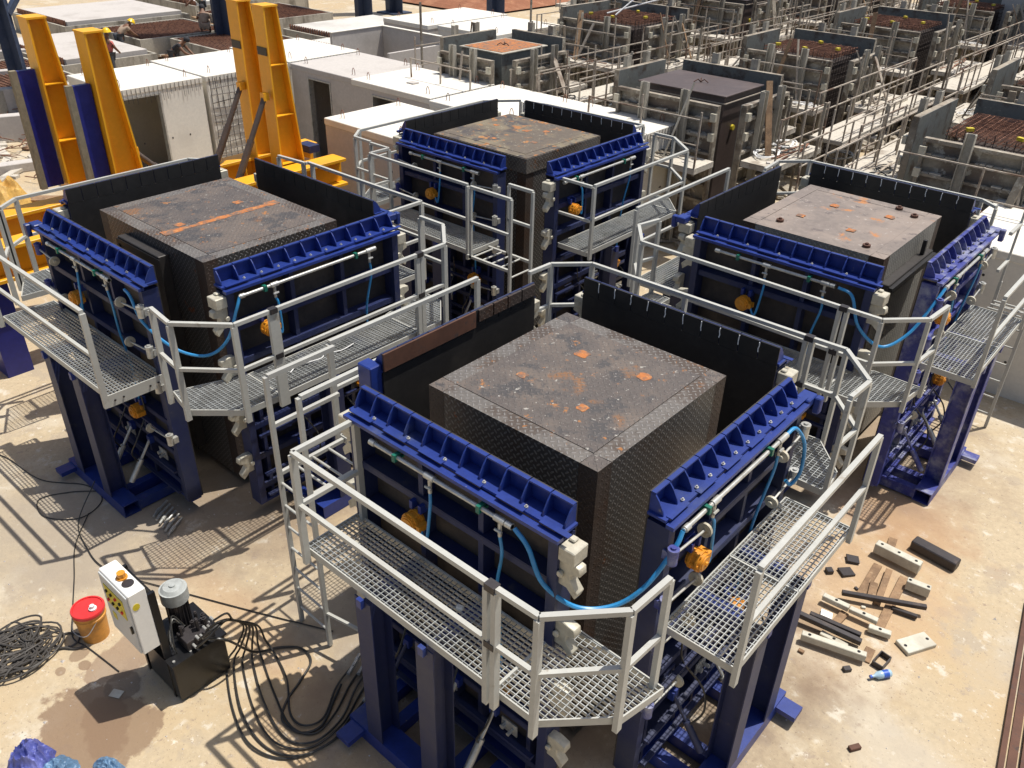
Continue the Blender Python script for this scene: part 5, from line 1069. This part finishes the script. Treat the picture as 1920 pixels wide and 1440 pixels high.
# ------------------------------------------------------------------ workers
def person(loc, rz, pose, shirt, label, hat=True, trousers='trous', s=1.1):
    J = {'stand': dict(pel=(0, 0, .95), che=(.03, 0, 1.33), nek=(.06, 0, 1.47), hed=(.1, 0, 1.62), kl=(.05, .1, .5), kr=(-.02, -.1, .5), fl=(-.02, .12, .06), fr=(-.12, -.12, .06), el=(.06, .24, 1.15), er=(.12, -.24, 1.14), hl=(.25, .2, .98), hr=(.3, -.18, 1.0)),
         'bend': dict(pel=(0, 0, .82), che=(.30, 0, 1.08), nek=(.42, 0, 1.17), hed=(.54, 0, 1.22), kl=(.12, .12, .45), kr=(.02, -.12, .45), fl=(-.04, .13, .06), fr=(-.1, -.13, .06), el=(.45, .22, .88), er=(.5, -.2, .86), hl=(.68, .12, .72), hr=(.7, -.1, .74)),
         'squat': dict(pel=(0, 0, .32), che=(.22, 0, .66), nek=(.32, 0, .77), hed=(.42, 0, .88), kl=(.38, .16, .5), kr=(.38, -.16, .5), fl=(.12, .16, .05), fr=(.12, -.16, .05), el=(.42, .24, .5), er=(.42, -.24, .5), hl=(.62, .1, .4), hr=(.62, -.1, .4))}[pose]
    def grow(name, vs, es, rad, m, parent=None):
        me = bpy.data.meshes.new(name); me.from_pydata(vs, es, []); o = bpy.data.objects.new(name, me); COL.objects.link(o)
        md = o.modifiers.new('s', 'SKIN'); sub = o.modifiers.new('d', 'SUBSURF'); sub.levels = sub.render_levels = 2
        for v, r_ in zip(me.skin_vertices[0].data, rad): v.radius = (r_, r_) if not isinstance(r_, tuple) else r_
        me.skin_vertices[0].data[0].use_root = True
        dg = bpy.context.evaluated_depsgraph_get(); me2 = bpy.data.meshes.new_from_object(o.evaluated_get(dg)); o.modifiers.clear(); o.data = me2; o.data.materials.clear(); o.data.materials.append(M[m])
        for p in o.data.polygons: p.use_smooth = True
        if parent: o.parent = parent
        return o
    sl = (J['che'][0], .17, J['che'][2]); sr = (J['che'][0], -.17, J['che'][2])
    hpl = (J['pel'][0], .09, J['pel'][2]-.03); hpr = (J['pel'][0], -.09, J['pel'][2]-.03)
    tl = (J['fl'][0]+.17, J['fl'][1], .04); tr = (J['fr'][0]+.17, J['fr'][1], .04)
    hx = tuple(a+(a-b)*.55 for a, b in zip(J['hl'], J['el'])); hy = tuple(a+(a-b)*.45 for a, b in zip(J['hr'], J['er']))
    hf = lambda a, b: tuple(x+(x-y)*.22 for x, y in zip(a, b))
    vs = [J['pel'], J['che'], J['nek'], J['hed'], sl, J['el'], J['hl'], hf(J['hl'], J['el']), sr, J['er'], J['hr'], hf(J['hr'], J['er']), hpl, J['kl'], J['fl'], tl, hpr, J['kr'], J['fr'], tr]
    es = [(0, 1), (1, 2), (2, 3), (1, 4), (4, 5), (5, 6), (6, 7), (1, 8), (8, 9), (9, 10), (10, 11), (0, 12), (12, 13), (13, 14), (14, 15), (0, 16), (16, 17), (17, 18), (18, 19)]
    rad = [.13, (.15, .12), .055, .095, .065, .045, .032, .035, .065, .045, .032, .035, .09, .06, .045, .04, .09, .06, .045, .04]
    root = grow('person', vs, es, rad, 'skin')
    sv = [J['pel'], J['che'], sl, tuple((a+b)/2 for a, b in zip(sl, J['el'])), sr, tuple((a+b)/2 for a, b in zip(sr, J['er']))]
    grow('shirt', sv, [(0, 1), (1, 2), (2, 3), (1, 4), (4, 5)], [.15, (.175, .145), .085, .07, .085, .07], shirt, root)
    grow('trousers', [J['pel'], hpl, J['kl'], tuple(a*.8+b*.2 for a, b in zip(J['fl'], J['kl'])), hpr, J['kr'], tuple(a*.8+b*.2 for a, b in zip(J['fr'], J['kr']))], [(0, 1), (1, 2), (2, 3), (0, 4), (4, 5), (5, 6)], [.145, .105, .078, .066, .105, .078, .066], trousers, root)
    h = Vector(J['hed']); g = G(); d = (h-Vector(J['nek'])).normalized() if pose != 'stand' else Vector((0, 0, 1)); d = (d+Vector((0, 0, 1))).normalized()
    c = h+d*.03
    if hat:
        g.tube([c-d*.01, c, c+d*.05, c+d*.095, c+d*.125, c+d*.135], .1, 16, [.15, .152, .122, .095, .05, .01]); o = g.build('helmet', 'hat', None)
    else:
        g.tube([c-d*.05, c, c+d*.05, c+d*.09, c+d*.11], .1, 14, [.098, .108, .1, .07, .02]); o = g.build('hair', 'shirtk', None)
    o.parent = root
    root.location = loc; root.rotation_euler = (0, 0, rz); root.scale = (s, s, s)
    return tag(root, label, 'person')
person((-27.6, 10.35, 0), 1.9, 'stand', 'shirtr', 'worker in a faded red shirt and yellow helmet standing left of the rebar bed')
person((-31.6, 12.75, .05), 1.5, 'bend', 'shirtb', 'worker in a tan shirt and yellow helmet bending over the rebar')
person((-30.9, 16.3, .75), 2.7, 'squat', 'shirtb', 'bareheaded worker in tan squatting beside the thick slate blue leg', hat=False, trousers='shirtb')
person((-35.5, 19.0, .4), -2.2, 'bend', 'shirtg', 'worker in a grey green shirt and yellow helmet at the top edge')
person((-27.3, 12.7, 0), .6, 'bend', 'shirtk', 'dark clothed worker stooping right of the tan one', hat=False)
